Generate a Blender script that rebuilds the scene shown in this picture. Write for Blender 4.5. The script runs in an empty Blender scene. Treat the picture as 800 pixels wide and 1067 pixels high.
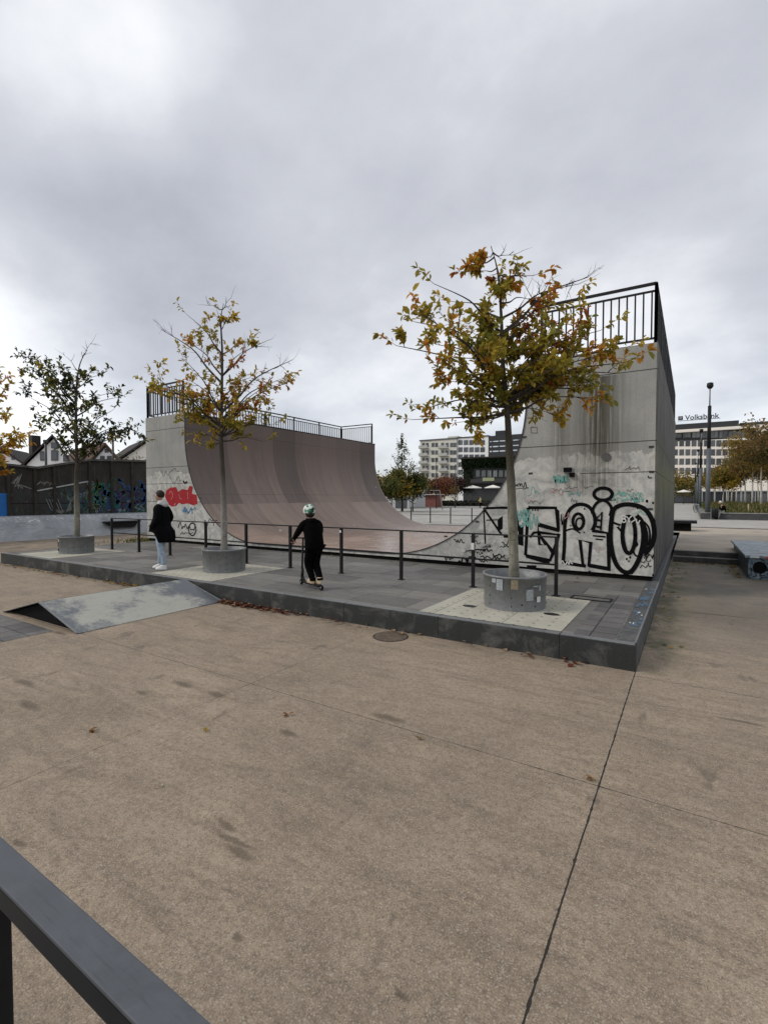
import bpy, bmesh, math, random
from mathutils import Vector, Matrix
R_ = math.radians
rnd = random.Random(7)
S = bpy.context.scene
C = S.collection

# ------------------------------------------------------------------ camera
CAMH = 1.93
YAW = 32.36
FPX, CX, CY = 505.0, 400.0, 533.5
PIT = math.atan(15.5/505)
cd = bpy.data.cameras.new('camera'); cam = bpy.data.objects.new('camera', cd); C.objects.link(cam)
cam.location = (0, 0, CAMH)
cam.rotation_euler = (R_(90)-PIT, 0, R_(YAW))
cd.sensor_fit = 'HORIZONTAL'; cd.sensor_width = 36; cd.lens = 36*FPX/800
cd.clip_start = .05; cd.clip_end = 3000
S.camera = cam

# ------------------------------------------------------------------ light
SUN_AZ_DIR = Vector((-.62, -.45, .62)).normalized()     # towards the sun
sd = bpy.data.lights.new('sun', 'SUN'); so = bpy.data.objects.new('sun', sd); C.objects.link(so)
sd.energy = 1.25; sd.angle = R_(18); sd.color = (1, .94, .85)
so.rotation_euler = SUN_AZ_DIR.to_track_quat('Z', 'Y').to_euler()
W = bpy.data.worlds.new('World'); S.world = W; W.use_nodes = True
S.view_settings.view_transform = 'Standard'; S.view_settings.look = 'None'
S.view_settings.exposure = 0.48; S.view_settings.gamma = 1
WORLD_STRENGTH = .1

def build_world():
    nt = W.node_tree; nt.nodes.clear(); N = nt.nodes.new; L = nt.links.new
    out = N('ShaderNodeOutputWorld'); bg = N('ShaderNodeBackground'); L(bg.outputs[0], out.inputs[0])
    bg.inputs[1].default_value = WORLD_STRENGTH
    sky = N('ShaderNodeTexSky'); sky.sky_type = 'NISHITA'; sky.sun_disc = False
    sky.sun_elevation = math.asin(SUN_AZ_DIR.z); sky.sun_rotation = math.atan2(SUN_AZ_DIR.x, SUN_AZ_DIR.y)
    tc = N('ShaderNodeTexCoord')
    sep = N('ShaderNodeSeparateXYZ'); L(tc.outputs['Generated'], sep.inputs[0])
    # project the direction on a cloud layer so that clouds flatten towards the horizon
    zz = N('ShaderNodeMath'); zz.operation = 'MAXIMUM'; L(sep.outputs[2], zz.inputs[0]); zz.inputs[1].default_value = 0
    za = N('ShaderNodeMath'); za.operation = 'ADD'; L(zz.outputs[0], za.inputs[0]); za.inputs[1].default_value = .34
    dx = N('ShaderNodeMath'); dx.operation = 'DIVIDE'; L(sep.outputs[0], dx.inputs[0]); L(za.outputs[0], dx.inputs[1])
    dy = N('ShaderNodeMath'); dy.operation = 'DIVIDE'; L(sep.outputs[1], dy.inputs[0]); L(za.outputs[0], dy.inputs[1])
    cb = N('ShaderNodeCombineXYZ'); L(dx.outputs[0], cb.inputs[0]); L(dy.outputs[0], cb.inputs[1])
    def noise(scale, det, off, rough=.5):
        mp = N('ShaderNodeMapping'); mp.inputs['Location'].default_value = off; L(cb.outputs[0], mp.inputs[0])
        mp.inputs['Rotation'].default_value = (0, 0, R_(YAW)); mp.inputs['Scale'].default_value = (1, 1.15, 1)
        n = N('ShaderNodeTexNoise'); n.inputs['Scale'].default_value = scale; n.inputs['Detail'].default_value = det
        n.inputs['Roughness'].default_value = rough; L(mp.outputs[0], n.inputs[0]); return n.outputs[0]
    n1 = noise(.75, 2, (3.1, 1.7, 0), .45); n2 = noise(1.9, 3, (9.4, 4.2, 0), .45)
    def ma(op, a, b):
        m = N('ShaderNodeMath'); m.operation = op
        for i, v in enumerate((a, b)):
            if isinstance(v, (int, float)): m.inputs[i].default_value = v
            else: L(v, m.inputs[i])
        return m.outputs[0]
    n3 = noise(4.2, 7, (2.4, 8.8, 0), .58); v = ma('ADD', ma('ADD', ma('MULTIPLY', n1, .62), ma('MULTIPLY', n2, .30)), ma('MULTIPLY', ma('SUBTRACT', n3, .2), .18))
    def lobe(px, py, k, amp):
        d = ray(px, py); d.normalize()
        dt = N('ShaderNodeVectorMath'); dt.operation = 'DOT_PRODUCT'; L(tc.outputs['Generated'], dt.inputs[0]); dt.inputs[1].default_value = d
        e = ma('POWER', ma('MAXIMUM', dt.outputs['Value'], 0), k)
        return ma('MULTIPLY', e, amp)
    for a in ((130, 115, 60, .16), (10, 300, 80, .13), (60, 445, 110, .17), (330, 400, 60, .05), (300, 300, 18, .06), (480, 425, 60, .05),
              (100, 230, 70, -.17), (260, 120, 60, -.03), (190, 215, 90, -.06), (330, 150, 40, -.07), (620, 60, 14, -.07), (20, 60, 60, -.03), (400, 20, 50, -.04), (640, 330, 60, .05), (775, 385, 70, .03)):
        v = ma('ADD', v, lobe(*a))
    ramp = N('ShaderNodeValToRGB'); L(v, ramp.inputs[0])
    el = ramp.color_ramp.elements
    el[0].position = .31; el[0].color = (.285, .298, .345, 1)
    el[1].position = .74; el[1].color = (.86, .87, .88, 1)
    e = el.new(.50); e.color = (.45, .465, .505, 1)
    sc = N('ShaderNodeVectorMath'); sc.operation = 'SCALE'; L(ramp.outputs[0], sc.inputs[0]); sc.inputs['Scale'].default_value = SKY_GAIN
    mix = N('ShaderNodeMix'); mix.data_type = 'RGBA'
    # thin cloud towards the horizon lets a little blue through
    mr = N('ShaderNodeMapRange'); L(sep.outputs[2], mr.inputs[0]); mr.inputs[1].default_value = 0; mr.inputs[2].default_value = .35
    mr.inputs[3].default_value = .76; mr.inputs[4].default_value = .97
    L(mr.outputs[0], mix.inputs[0])
    L(sky.outputs[0], mix.inputs[6]); L(sc.outputs[0], mix.inputs[7])
    L(mix.outputs[2], bg.inputs[0])
SKY_GAIN = 10.4

# ------------------------------------------------------------------ sight lines of the surveyed photograph -> points on real planes
def ray(x, y):
    a = R_(YAW); cp, sp = math.cos(PIT), math.sin(PIT)
    F = Vector((-math.sin(a)*cp, math.cos(a)*cp, -sp)); Rt = Vector((math.cos(a), math.sin(a), 0))
    U = Vector((-math.sin(a)*sp, math.cos(a)*sp, cp))
    return F + Rt*((x-CX)/FPX) - U*((y-CY)/FPX)
def onz(x, y, z):
    d = ray(x, y); t = (z-CAMH)/d.z; return Vector((d.x*t, d.y*t, z))
def ony(x, y, Y):
    d = ray(x, y); t = Y/d.y; return Vector((d.x*t, Y, CAMH+d.z*t))
def onx(x, y, X):
    d = ray(x, y); t = X/d.x; return Vector((X, d.y*t, CAMH+d.z*t))
def ond(x, y, dep):
    d = ray(x, y); return Vector((0, 0, CAMH)) + d*dep
RT = Vector((math.cos(R_(YAW)), math.sin(R_(YAW)), 0)); FW = Vector((-math.sin(R_(YAW)), math.cos(R_(YAW)), 0))
build_world()

# ------------------------------------------------------------------ materials
class NT:
    def __init__(s, name):
        s.m = bpy.data.materials.new(name); s.m.use_nodes = True; s.t = s.m.node_tree; s.t.nodes.clear()
        s.out = s.N('ShaderNodeOutputMaterial'); s.b = s.N('ShaderNodeBsdfPrincipled'); s.L(s.b.outputs[0], s.out.inputs[0])
        s.geo = None
    def N(s, t): return s.t.nodes.new(t)
    def L(s, a, b): s.t.links.new(a, b)
    def pos(s):
        if s.geo is None: s.geo = s.N('ShaderNodeNewGeometry')
        return s.geo.outputs['Position']
    def obj(s):
        return s.N('ShaderNodeTexCoord').outputs['Object']
    def mapv(s, v, scale=(1, 1, 1), loc=(0, 0, 0), rot=(0, 0, 0)):
        m = s.N('ShaderNodeMapping'); s.L(v, m.inputs[0]); m.inputs['Scale'].default_value = scale; m.inputs['Location'].default_value = loc
        m.inputs['Rotation'].default_value = rot; return m.outputs[0]
    def noise(s, v, scale, det=4, rough=.6, dist=0):
        n = s.N('ShaderNodeTexNoise'); s.L(v, n.inputs[0]); n.inputs['Scale'].default_value = scale; n.inputs['Detail'].default_value = det
        n.inputs['Roughness'].default_value = rough; n.inputs['Distortion'].default_value = dist; return n.outputs[0]
    def ma(s, op, a, b=0, c=None):
        m = s.N('ShaderNodeMath'); m.operation = op
        for i, v in enumerate((a, b, c)):
            if v is None: continue
            if isinstance(v, (int, float)): m.inputs[i].default_value = v
            else: s.L(v, m.inputs[i])
        return m.outputs[0]
    def mr(s, v, a, b, c=0, d=1):
        m = s.N('ShaderNodeMapRange'); s.L(v, m.inputs[0])
        for i, x in enumerate((a, b, c, d)): m.inputs[i+1].default_value = x
        return m.outputs[0]
    def mix(s, f, a, b):
        m = s.N('ShaderNodeMix'); m.data_type = 'RGBA'
        for i, v in ((0, f), (6, a), (7, b)):
            if isinstance(v, (int, float)): m.inputs[i].default_value = v
            elif isinstance(v, tuple): m.inputs[i].default_value = (*v[:3], 1)
            else: s.L(v, m.inputs[i])
        return m.outputs[2]
    def sep(s, v):
        n = s.N('ShaderNodeSeparateXYZ'); s.L(v, n.inputs[0]); return n.outputs
    def comb(s, x, y, z=0):
        n = s.N('ShaderNodeCombineXYZ')
        for i, v in enumerate((x, y, z)):
            if isinstance(v, (int, float)): n.inputs[i].default_value = v
            else: s.L(v, n.inputs[i])
        return n.outputs[0]
    def fin(s, col, rough=.8, bump=None, bs=.2, bd=.01, metal=0, spec=.3):
        for k, v in (('Base Color', col), ('Roughness', rough), ('Metallic', metal), ('Specular IOR Level', spec)):
            if isinstance(v, (int, float)): s.b.inputs[k].default_value = v
            elif isinstance(v, tuple): s.b.inputs[k].default_value = (*v[:3], 1)
            else: s.L(v, s.b.inputs[k])
        if bump is not None:
            bp = s.N('ShaderNodeBump'); s.L(bump, bp.inputs['Height']); bp.inputs['Strength'].default_value = bs; bp.inputs['Distance'].default_value = bd
            s.L(bp.outputs[0], s.b.inputs['Normal'])
        return s.m

def plain(name, col, rough=.7, metal=0, var=.15, scale=6, spec=.3, bump=0):
    n = NT(name); v = n.noise(n.obj(), scale, 5, .65)
    d = tuple(c*(1-var) for c in col); b = tuple(min(1, c*(1+var)) for c in col)
    v2 = n.mr(v, .3, .7)
    return n.fin(n.mix(v2, d, b), rough, v if bump else None, bump, .01, metal, spec)

def mat_floor():
    n = NT('sand coloured concrete floor'); p = n.pos(); x, y, z = n.sep(p)
    big = n.noise(p, .55, 6, .62, .4); mid = n.noise(p, 2.6, 6, .7, .6); fine = n.noise(p, 26, 4, .75); grain = n.noise(p, 120, 3, .8)
    agg = n.N('ShaderNodeTexVoronoi'); n.L(p, agg.inputs[0]); agg.inputs['Scale'].default_value = 170
    sweep = n.noise(n.mapv(p, (.5, 2.3, 1), rot=(0, 0, .5)), 1.7, 6, .7, 1.2)
    c = n.mix(n.mr(big, .3, .7), (.19, .145, .104), (.37, .288, .208))
    c = n.mix(n.mr(mid, .42, .75, 0, .50), c, (.39, .32, .235))
    c = n.mix(n.mr(sweep, .47, .70, 0, .75), c, (.145, .11, .08))
    c = n.mix(n.mr(fine, .45, .72, 0, .7), c, (.095, .074, .056))
    c = n.mix(n.mr(grain, .52, .76, 0, .5), c, (.50, .44, .36))
    c = n.mix(n.mr(grain, .50, .28, 0, .65), c, (.06, .05, .04))
    c = n.mix(n.mr(n.sep(agg.outputs['Color'])[0], .86, .90, 0, .4), c, (.48, .43, .35)); c = n.mix(n.mr(n.sep(agg.outputs['Color'])[1], .88, .91, 0, .4), c, (.08, .065, .05))
    mott = n.noise(n.mapv(p, (1, 1.6, 1), rot=(0, 0, -.6)), 7, 6, .78, .8); c = n.mix(n.mr(mott, .48, .74, 0, .35), c, (.14, .115, .088)); c = n.mix(n.mr(mott, .50, .30, 0, .25), c, (.40, .345, .27))
    # cement washes: greyer, darker towards the step on the far side and beside the low walls (moss and water marks)
    moss = n.noise(p, 1.3, 5, .7, .8)
    band = n.ma('MULTIPLY', n.mr(y, 6.5, 12), n.mr(x, -.6, .2))
    c = n.mix(n.ma('MULTIPLY', band, n.mr(moss, .3, .55, .35, .95)), c, (.135, .125, .105))
    edge = n.ma('MULTIPLY', n.mr(n.ma('ABSOLUTE', n.ma('ADD', x, .40)), .5, .05), n.ma('GREATER_THAN', y, 6.0))
    c = n.mix(n.ma('MULTIPLY', edge, n.mr(moss, .4, .6)), c, (.085, .09, .045))
    front = n.ma('MULTIPLY', n.mr(y, 5.55, 5.95), n.mr(x, 0, -.6))
    c = n.mix(n.ma('MULTIPLY', front, n.mr(moss, .45, .65, 0, .7)), c, (.10, .09, .07))
    stn = n.noise(n.mapv(p, (1.4, .55, 1), rot=(0, 0, .35), loc=(4, 1, 0)), 2.1, 4, .6, .4); c = n.mix(n.mr(stn, .64, .70, 0, .55), c, (.10, .08, .06))
    for (px, py, L, w, ang) in ((236, 860, .10, .025, 50), (250, 890, .12, .03, 70), (243, 876, .17, .022, 62), (190, 713, .16, .05, -10), (62, 660, .16, .04, 10), (405, 748, .17, .05, 20), (300, 764, .10, .04, 30), (147, 722, .08, .03, 0), (225, 724, .12, .05, 0), (30, 735, .2, .05, 15), (25, 712, .2, .05, 10), (770, 752, .2, .03, -20), (20, 880, .06, .02, 10), (250, 975, .03, .02, 0), (420, 1037, .03, .02, 0), (500, 660, .5, .05, -3), (740, 640, .5, .05, -8)):
        q = onz(px, py, 0); vv = n.mapv(n.comb(n.ma('ADD', x, n.ma('MULTIPLY', n.ma('SUBTRACT', fine, .5), .10)), n.ma('ADD', y, n.ma('MULTIPLY', n.ma('SUBTRACT', mid, .5), .12))), (1, 1, 1), (-q.x, -q.y, 0)); rn = n.N('ShaderNodeMapping'); n.L(vv, rn.inputs[0]); rn.inputs['Rotation'].default_value = (0, 0, -R_(ang+YAW)); rn.inputs['Scale'].default_value = (1/L, 1/w, 0)
        ln = n.N('ShaderNodeVectorMath'); ln.operation = 'LENGTH'; n.L(rn.outputs[0], ln.inputs[0]); c = n.mix(n.mr(ln.outputs['Value'], 1.25, .55, 0, .62), c, (.075, .055, .038))
    # spots of old gum and oil
    vo = n.N('ShaderNodeTexVoronoi'); n.L(p, vo.inputs[0]); vo.inputs['Scale'].default_value = 2.3; vo.inputs['Randomness'].default_value = 1
    sp = n.ma('LESS_THAN', n.ma('ADD', vo.outputs['Distance'], n.ma('MULTIPLY', fine, .05)), .047)
    c = n.mix(n.ma('MULTIPLY', sp, .75), c, (.05, .045, .04))
    # sawn joints with chipped edges
    wob = n.ma('MULTIPLY', n.ma('SUBTRACT', n.noise(p, 3.5, 5, .7), .5), .012)
    chip = n.mr(n.noise(p, 14, 3, .6), .5, .72, .0042, .0105)
    def joint(axis, v0, period, w):
        u = n.ma('ADD', n.ma('SUBTRACT', axis, v0), wob)
        if period:
            u = n.ma('ADD', n.ma('MODULO', n.ma('ADD', u, period*60.5), period), -period/2)
        return n.ma('LESS_THAN', n.ma('ABSOLUTE', u), n.ma('MULTIPLY', chip, w))
    j = joint(x, -.49, 0, 1.05)
    j = n.ma('MAXIMUM', j, n.ma('MULTIPLY', joint(x, -3.82, 0, .6), .7)); j = n.ma('MAXIMUM', j, n.ma('MULTIPLY', joint(y, 3.45, 0, .75), .85)); j = n.ma('MAXIMUM', j, n.ma('MULTIPLY', joint(x, -7.2, 0, .6), n.ma('LESS_THAN', y, 3.4)))
    j = n.ma('MAXIMUM', j, n.ma('MULTIPLY', joint(y, 5.82, 0, .8), n.ma('GREATER_THAN', x, -.49)))
    j = n.ma('MAXIMUM', j, joint(y, 9.2, 0, .7))
    j = n.ma('MAXIMUM', j, joint(y, 12.8, 0, .7))
    c = n.mix(n.ma('MULTIPLY', j, .93), c, (.012, .011, .01))
    h = n.ma('ADD', n.ma('MULTIPLY', fine, .5), n.ma('MULTIPLY', grain, .5)); h = n.ma('SUBTRACT', h, n.ma('MULTIPLY', j, 2))
    return n.fin(c, n.mr(mid, .3, .7, .62, .9), h, .45, .005, spec=.25)

def mat_pave(name, bw, bh, c1, c2, mort, msize=.006, off=.5, big=(.9, 1.1)):
    n = NT(name); p = n.pos(); q = n.mapv(p, (1, 1, 0))
    br = n.N('ShaderNodeTexBrick'); n.L(q, br.inputs[0]); br.inputs['Scale'].default_value = 1; br.inputs['Brick Width'].default_value = bw
    br.inputs['Row Height'].default_value = bh; br.inputs['Mortar Size'].default_value = msize; br.offset = off; br.inputs['Bias'].default_value = -.1
    br.inputs['Color1'].default_value = (*c1, 1); br.inputs['Color2'].default_value = (*c2, 1); br.inputs['Mortar'].default_value = (*mort, 1)
    f = n.noise(p, 30, 4, .75); m = n.noise(p, 1.4, 6, .7, .8); st = n.noise(n.mapv(p, (.6, 2.2, 1)), 2.2, 5, .7, .6)
    c = n.mix(n.mr(f, .3, .75, 0, .4), br.outputs[0], (.05, .05, .048))
    c = n.mix(n.mr(m, .5, .75, 0, .5), c, (.22, .22, .205))
    c = n.mix(n.mr(st, .52, .7, 0, .55), c, (.055, .054, .05))
    h = n.ma('SUBTRACT', n.ma('MULTIPLY', f, .4), br.outputs['Fac'])
    return n.fin(c, n.mr(m, .3, .7, .55, .85), h, .5, .006, spec=.3)

def mat_granite(name, c0, c1, lenx=0, axis=0, phase=0, light=.0):
    n = NT(name); p = n.pos(); xyz = n.sep(p)
    f = n.noise(p, 60, 3, .8); m = n.noise(p, 2.0, 6, .7, .8); dr = n.noise(n.mapv(p, (6, 6, .7)), 2.2, 5, .7)
    c = n.mix(n.mr(f, .3, .7), c0, c1); c = n.mix(n.mr(m, .5, .72, 0, .55), c, (.20, .195, .18))
    c = n.mix(n.mr(dr, .5, .72, 0, .6), c, (.018, .018, .018))
    if lenx:
        u = n.ma('SUBTRACT', n.ma('MODULO', n.ma('ADD', xyz[axis], 200*lenx+phase), lenx), lenx/2)
        j = n.ma('LESS_THAN', n.ma('ABSOLUTE', u), .006); c = n.mix(j, c, (.008, .008, .008))
    return n.fin(c, n.mr(m, .3, .7, .5, .8), f, .25, .004, spec=.35)

def mat_ramp_wall():
    """cast concrete panels: sheet joints, run-off streaks, patches of old grey and white paint low down"""
    n = NT('weathered concrete panels'); p = n.pos(); x, y, z = n.sep(p)
    big = n.noise(p, .7, 6, .65, .5); fine = n.noise(p, 40, 4, .8); mid = n.noise(p, 4, 6, .7)
    c = n.mix(n.mr(big, .3, .7), (.27, .27, .255), (.41, .405, .38)); c = n.mix(n.mr(fine, .4, .8, 0, .45), c, (.15, .15, .145))
    # per-sheet tone
    cell = n.ma('FLOOR', n.ma('DIVIDE', n.ma('ADD', x, 40.58), 2.75)); row = n.ma('FLOOR', n.ma('DIVIDE', n.ma('ADD', z, .0), 1.37))
    wn = n.N('ShaderNodeTexWhiteNoise'); n.L(n.comb(cell, row, 3), wn.inputs[0]); c = n.mix(n.mr(wn.outputs[0], 0, 1, 0, .25), c, (.19, .19, .175))
    # overpainted lower zone with ragged upper edge
    edge = n.ma('ADD', z, n.ma('MULTIPLY', n.ma('SUBTRACT', n.noise(n.mapv(p, (1, 1, .5)), 1.6, 6, .65), .5), .9))
    low = n.ma('LESS_THAN', edge, 2.78); pm = n.noise(p, 3.0, 6, .72, 1.2)
    patch = n.mix(n.mr(pm, .38, .58), (.32, .325, .31), (.56, .55, .51)); patch = n.mix(n.mr(n.noise(p, 7, 5, .8, 2), .58, .66, 0, .4), patch, (.20, .16, .17))
    c = n.mix(n.ma('MULTIPLY', low, n.mr(n.noise(p, .9, 4, .6), .25, .45, .35, .95)), c, patch)
    # run-off streaks
    sn = n.noise(n.mapv(p, (9, 9, .22)), 1.6, 6, .72); top = n.mr(z, 1.2, 4.6)
    gx = n.ma('ADD', n.mr(n.ma('ABSOLUTE', n.ma('ADD', x, 1.62)), .62, .05), n.mr(n.ma('ABSOLUTE', n.ma('ADD', x, 2.35)), .3, .0, 0, .6))
    below = n.ma('LESS_THAN', z, 4.37); up = n.mr(z, 1.7, 3.0)
    s1 = n.ma('MULTIPLY', n.ma('MULTIPLY', n.mr(sn, .32, .50), gx), n.ma('MULTIPLY', below, up))
    s1 = n.ma('MULTIPLY', s1, n.ma('GREATER_THAN', x, -5.0))
    c = n.mix(n.ma('MULTIPLY', s1, .92), c, (.045, .040, .022))
    s3 = n.ma('MULTIPLY', n.ma('MULTIPLY', n.mr(sn, .42, .62), n.mr(n.ma('ABSOLUTE', n.ma('ADD', x, 1.75)), .9, .1)), n.mr(n.ma('ABSOLUTE', n.ma('SUBTRACT', z, 2.25)), .32, .02))
    c = n.mix(n.ma('MULTIPLY', s3, .8), c, (.04, .04, .022))
    s2 = n.ma('MULTIPLY', n.mr(sn, .54, .72, 0, .4), top); c = n.mix(s2, c, (.1, .1, .09))
    # right hand flank painted darker as its shaded side, plus dark vertical streaks and algae
    fl = n.ma('GREATER_THAN', x, -.60)
    sf = n.noise(n.mapv(p, (3, 3, .3)), 2.5, 6, .75); c = n.mix(n.ma('MULTIPLY', fl, n.mr(sf, .30, .55, .35, .95)), c, (.07, .07, .062))
    c = n.mix(n.ma('MULTIPLY', fl, n.ma('MULTIPLY', n.mr(z, 4.4, .6), n.mr(n.noise(n.mapv(p, (2, 2, .5)), 1.6, 5, .7), .3, .6, .3, .8))), c, (.035, .035, .03))
    alg = n.ma('MULTIPLY', fl, n.ma('MULTIPLY', n.mr(n.noise(n.mapv(p, (1, 1, .6)), 2, 6, .75), .42, .56), n.mr(n.ma('ABSOLUTE', n.ma('SUBTRACT', z, 2.3)), 1.0, .1)))
    c = n.mix(n.ma('MULTIPLY', alg, .8), c, (.17, .175, .06))
    # sheet joints
    j = None
    for z0 in (1.77, 3.02, 4.39):
        t = n.ma('LESS_THAN', n.ma('ABSOLUTE', n.ma('SUBTRACT', z, z0)), .009)
        if z0 == 1.77: t = n.ma('MULTIPLY', t, n.ma('LESS_THAN', x, -12))
        j = t if j is None else n.ma('MAXIMUM', j, t)
    t = n.ma('MULTIPLY', n.ma('LESS_THAN', n.ma('ABSOLUTE', n.ma('SUBTRACT', z, 2.42)), .009), n.ma('MAXIMUM', n.ma('GREATER_THAN', x, -1.95), n.ma('LESS_THAN', x, -12)))
    j = n.ma('MAXIMUM', j, t)
    for x0 in (-3.35, -14.55):
        t = n.ma('MULTIPLY', n.ma('LESS_THAN', n.ma('ABSOLUTE', n.ma('SUBTRACT', x, x0)), .006), n.ma('LESS_THAN', z, 3.02)); j = n.ma('MAXIMUM', j, n.ma('MULTIPLY', t, .6))
    u = n.ma('SUBTRACT', n.ma('MODULO', n.ma('ADD', y, 200.02), 2.4), 1.2)
    j = n.ma('MAXIMUM', j, n.ma('MULTIPLY', fl, n.ma('LESS_THAN', n.ma('ABSOLUTE', u), .012)))
    c = n.mix(n.ma('MULTIPLY', j, .88), c, (.02, .02, .02))
    h = n.ma('SUBTRACT', n.ma('MULTIPLY', fine, .4), n.ma('MULTIPLY', j, 2))
    return n.fin(c, .82, h, .3, .006, spec=.25)

STRIP2 = 4.9
def mat_skin():
    """ramp riding surface: brown phenolic sheets; UV = (metres along, metres of arc)"""
    n = NT('brown phenolic riding sheets'); uv = n.N('ShaderNodeTexCoord').outputs['UV']; u, v, _ = n.sep(uv); p = n.pos()
    row = n.ma('FLOOR', n.ma('DIVIDE', n.ma('ADD', v, 1.83), 2.44*2)); stg = n.ma('MULTIPLY', n.ma('MODULO', n.ma('ADD', row, 20), 2), 0)
    col = n.ma('FLOOR', n.ma('DIVIDE', n.ma('ADD', u, stg), 1.22))
    wn = n.N('ShaderNodeTexWhiteNoise'); n.L(n.comb(col, row, 11), wn.inputs[0])
    c = n.mix(n.mr(wn.outputs[0], 0, 1), (.17, .118, .092), (.285, .205, .16))
    st = n.noise(n.comb(n.ma('MULTIPLY', u, 3.2), n.ma('MULTIPLY', v, .35)), 1.6, 6, .75, .3); st2 = n.noise(n.comb(n.ma('MULTIPLY', u, 14), n.ma('MULTIPLY', v, .5)), 1.5, 5, .7)
    c = n.mix(n.mr(st, .42, .7, 0, .75), c, (.36, .29, .24)); c = n.mix(n.mr(st2, .5, .75, 0, .5), c, (.08, .062, .055))
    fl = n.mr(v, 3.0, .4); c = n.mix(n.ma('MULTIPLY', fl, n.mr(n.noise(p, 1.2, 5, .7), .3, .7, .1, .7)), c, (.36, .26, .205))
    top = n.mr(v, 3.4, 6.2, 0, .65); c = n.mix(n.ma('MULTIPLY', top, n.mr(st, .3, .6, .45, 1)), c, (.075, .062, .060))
    def band(c0_, w): return n.ma('LESS_THAN', n.ma('ABSOLUTE', n.ma('SUBTRACT', u, c0_)), w)
    strip = n.ma('MAXIMUM', n.ma('MAXIMUM', band(STRIP2, .70), band(.9, .9)), band(11.3, .7)); up = n.ma('GREATER_THAN', v, 3.05)
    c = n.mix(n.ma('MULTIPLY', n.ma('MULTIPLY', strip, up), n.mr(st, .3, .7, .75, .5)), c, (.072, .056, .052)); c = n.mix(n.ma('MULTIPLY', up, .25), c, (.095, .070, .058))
    dot = n.N('ShaderNodeTexVoronoi'); n.L(n.comb(u, v, 0), dot.inputs[0]); dot.inputs['Scale'].default_value = .85; c = n.mix(n.ma('LESS_THAN', dot.outputs['Distance'], .045), c, (.65, .65, .62))
    ju = n.ma('LESS_THAN', n.ma('ABSOLUTE', n.ma('SUBTRACT', n.ma('MODULO', n.ma('ADD', u, 122), 1.22), .61)), .004)
    jv = n.ma('LESS_THAN', n.ma('ABSOLUTE', n.ma('SUBTRACT', n.ma('MODULO', n.ma('ADD', v, 242.95+1.22), 2.44), 1.22)), .008)
    j = n.ma('MAXIMUM', n.ma('MULTIPLY', ju, .4), n.ma('MULTIPLY', jv, .8)); c = n.mix(n.ma('MULTIPLY', j, .8), c, (.03, .025, .022))
    pud = n.ma('MULTIPLY', n.mr(n.noise(p, .9, 4, .5, .5), .46, .50), n.mr(v, .25, .05))
    r = n.ma('SUBTRACT', n.mr(st, .3, .7, .42, .6), n.ma('MULTIPLY', pud, .28))
    return n.fin(c, r, st2, .1, .004, spec=.4)

def mat_leaf():
    n = NT('leaves'); a = n.N('ShaderNodeAttribute'); a.attribute_name = 'col'
    n.fin(a.outputs[0], .6, spec=.25)
    tr = n.N('ShaderNodeBsdfTranslucent'); n.L(a.outputs[0], tr.inputs[0]); mx = n.N('ShaderNodeMixShader'); mx.inputs[0].default_value = .5
    n.L(n.b.outputs[0], mx.inputs[1]); n.L(tr.outputs[0], mx.inputs[2]); n.L(mx.outputs[0], n.out.inputs[0]); return n.m

def mat_bark(name, c0, c1, young=False):
    n = NT(name); p = n.pos(); v = n.noise(n.mapv(p, (1, 1, .35)), 9, 5, .7, .5); s = n.noise(n.mapv(p, (1, 1, 3)), 14, 4, .7)
    c = n.mix(n.mr(v, .35, .65), c0, c1); c = n.mix(n.mr(s, .56, .66, 0, .8), c, tuple(x*.35 for x in c0))
    if young: c = n.mix(n.mr(n.ma('ADD', n.sep(p)[2], n.ma('MULTIPLY', v, .8)), 1.9, 2.9, 0, .9), c, (.04, .033, .022))  # shade under the crown painted into the upper trunk, over darker young bark
    return n.fin(c, .9, v, .5, .01)

def mat_galv(name='galvanised steel'):
    n = NT(name); p = n.obj(); vo = n.N('ShaderNodeTexVoronoi'); n.L(p, vo.inputs[0]); vo.inputs['Scale'].default_value = 28
    m = n.noise(p, 3, 6, .7, 1); d = n.noise(n.mapv(p, (5, 5, .8)), 2, 5, .7); sc = n.noise(p, 17, 5, .75, 1.5)
    c = n.mix(n.mr(vo.outputs['Color'], 0, 1), (.19, .20, .205), (.25, .26, .265)); c = n.mix(n.mr(m, .4, .7, 0, .5), c, (.13, .135, .135))
    c = n.mix(n.mr(d, .52, .7, 0, .6), c, (.30, .30, .29)); c = n.mix(n.mr(sc, .62, .68, 0, .45), c, (.04, .04, .042))
    return n.fin(c, n.mr(m, .3, .7, .45, .7), sc, .1, .003, .35, .4)

def mat_steel_sheet():
    n = NT('worn steel sheet'); p = n.pos(); m = n.ma('ADD', n.noise(p, 1.6, 7, .78, .15), n.mr(n.ma('ABSOLUTE', n.ma('SUBTRACT', n.sep(p)[1], 4.5)), .5, 1.35, .09, -.13)); f = n.noise(n.mapv(p, (9, .8, 1)), 5, 5, .75); q = n.noise(p, 5, 6, .75, 1)
    c = n.mix(n.mr(m, .42, .56), (.12, .132, .145), (.38, .375, .33)); c = n.mix(n.mr(f, .5, .75, 0, .4), c, (.11, .115, .115)); c = n.mix(n.mr(q, .58, .7, 0, .5), c, (.30, .30, .28))
    return n.fin(c, n.mr(m, .3, .7, .38, .6), f, .08, .003, .25, .5)

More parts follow.
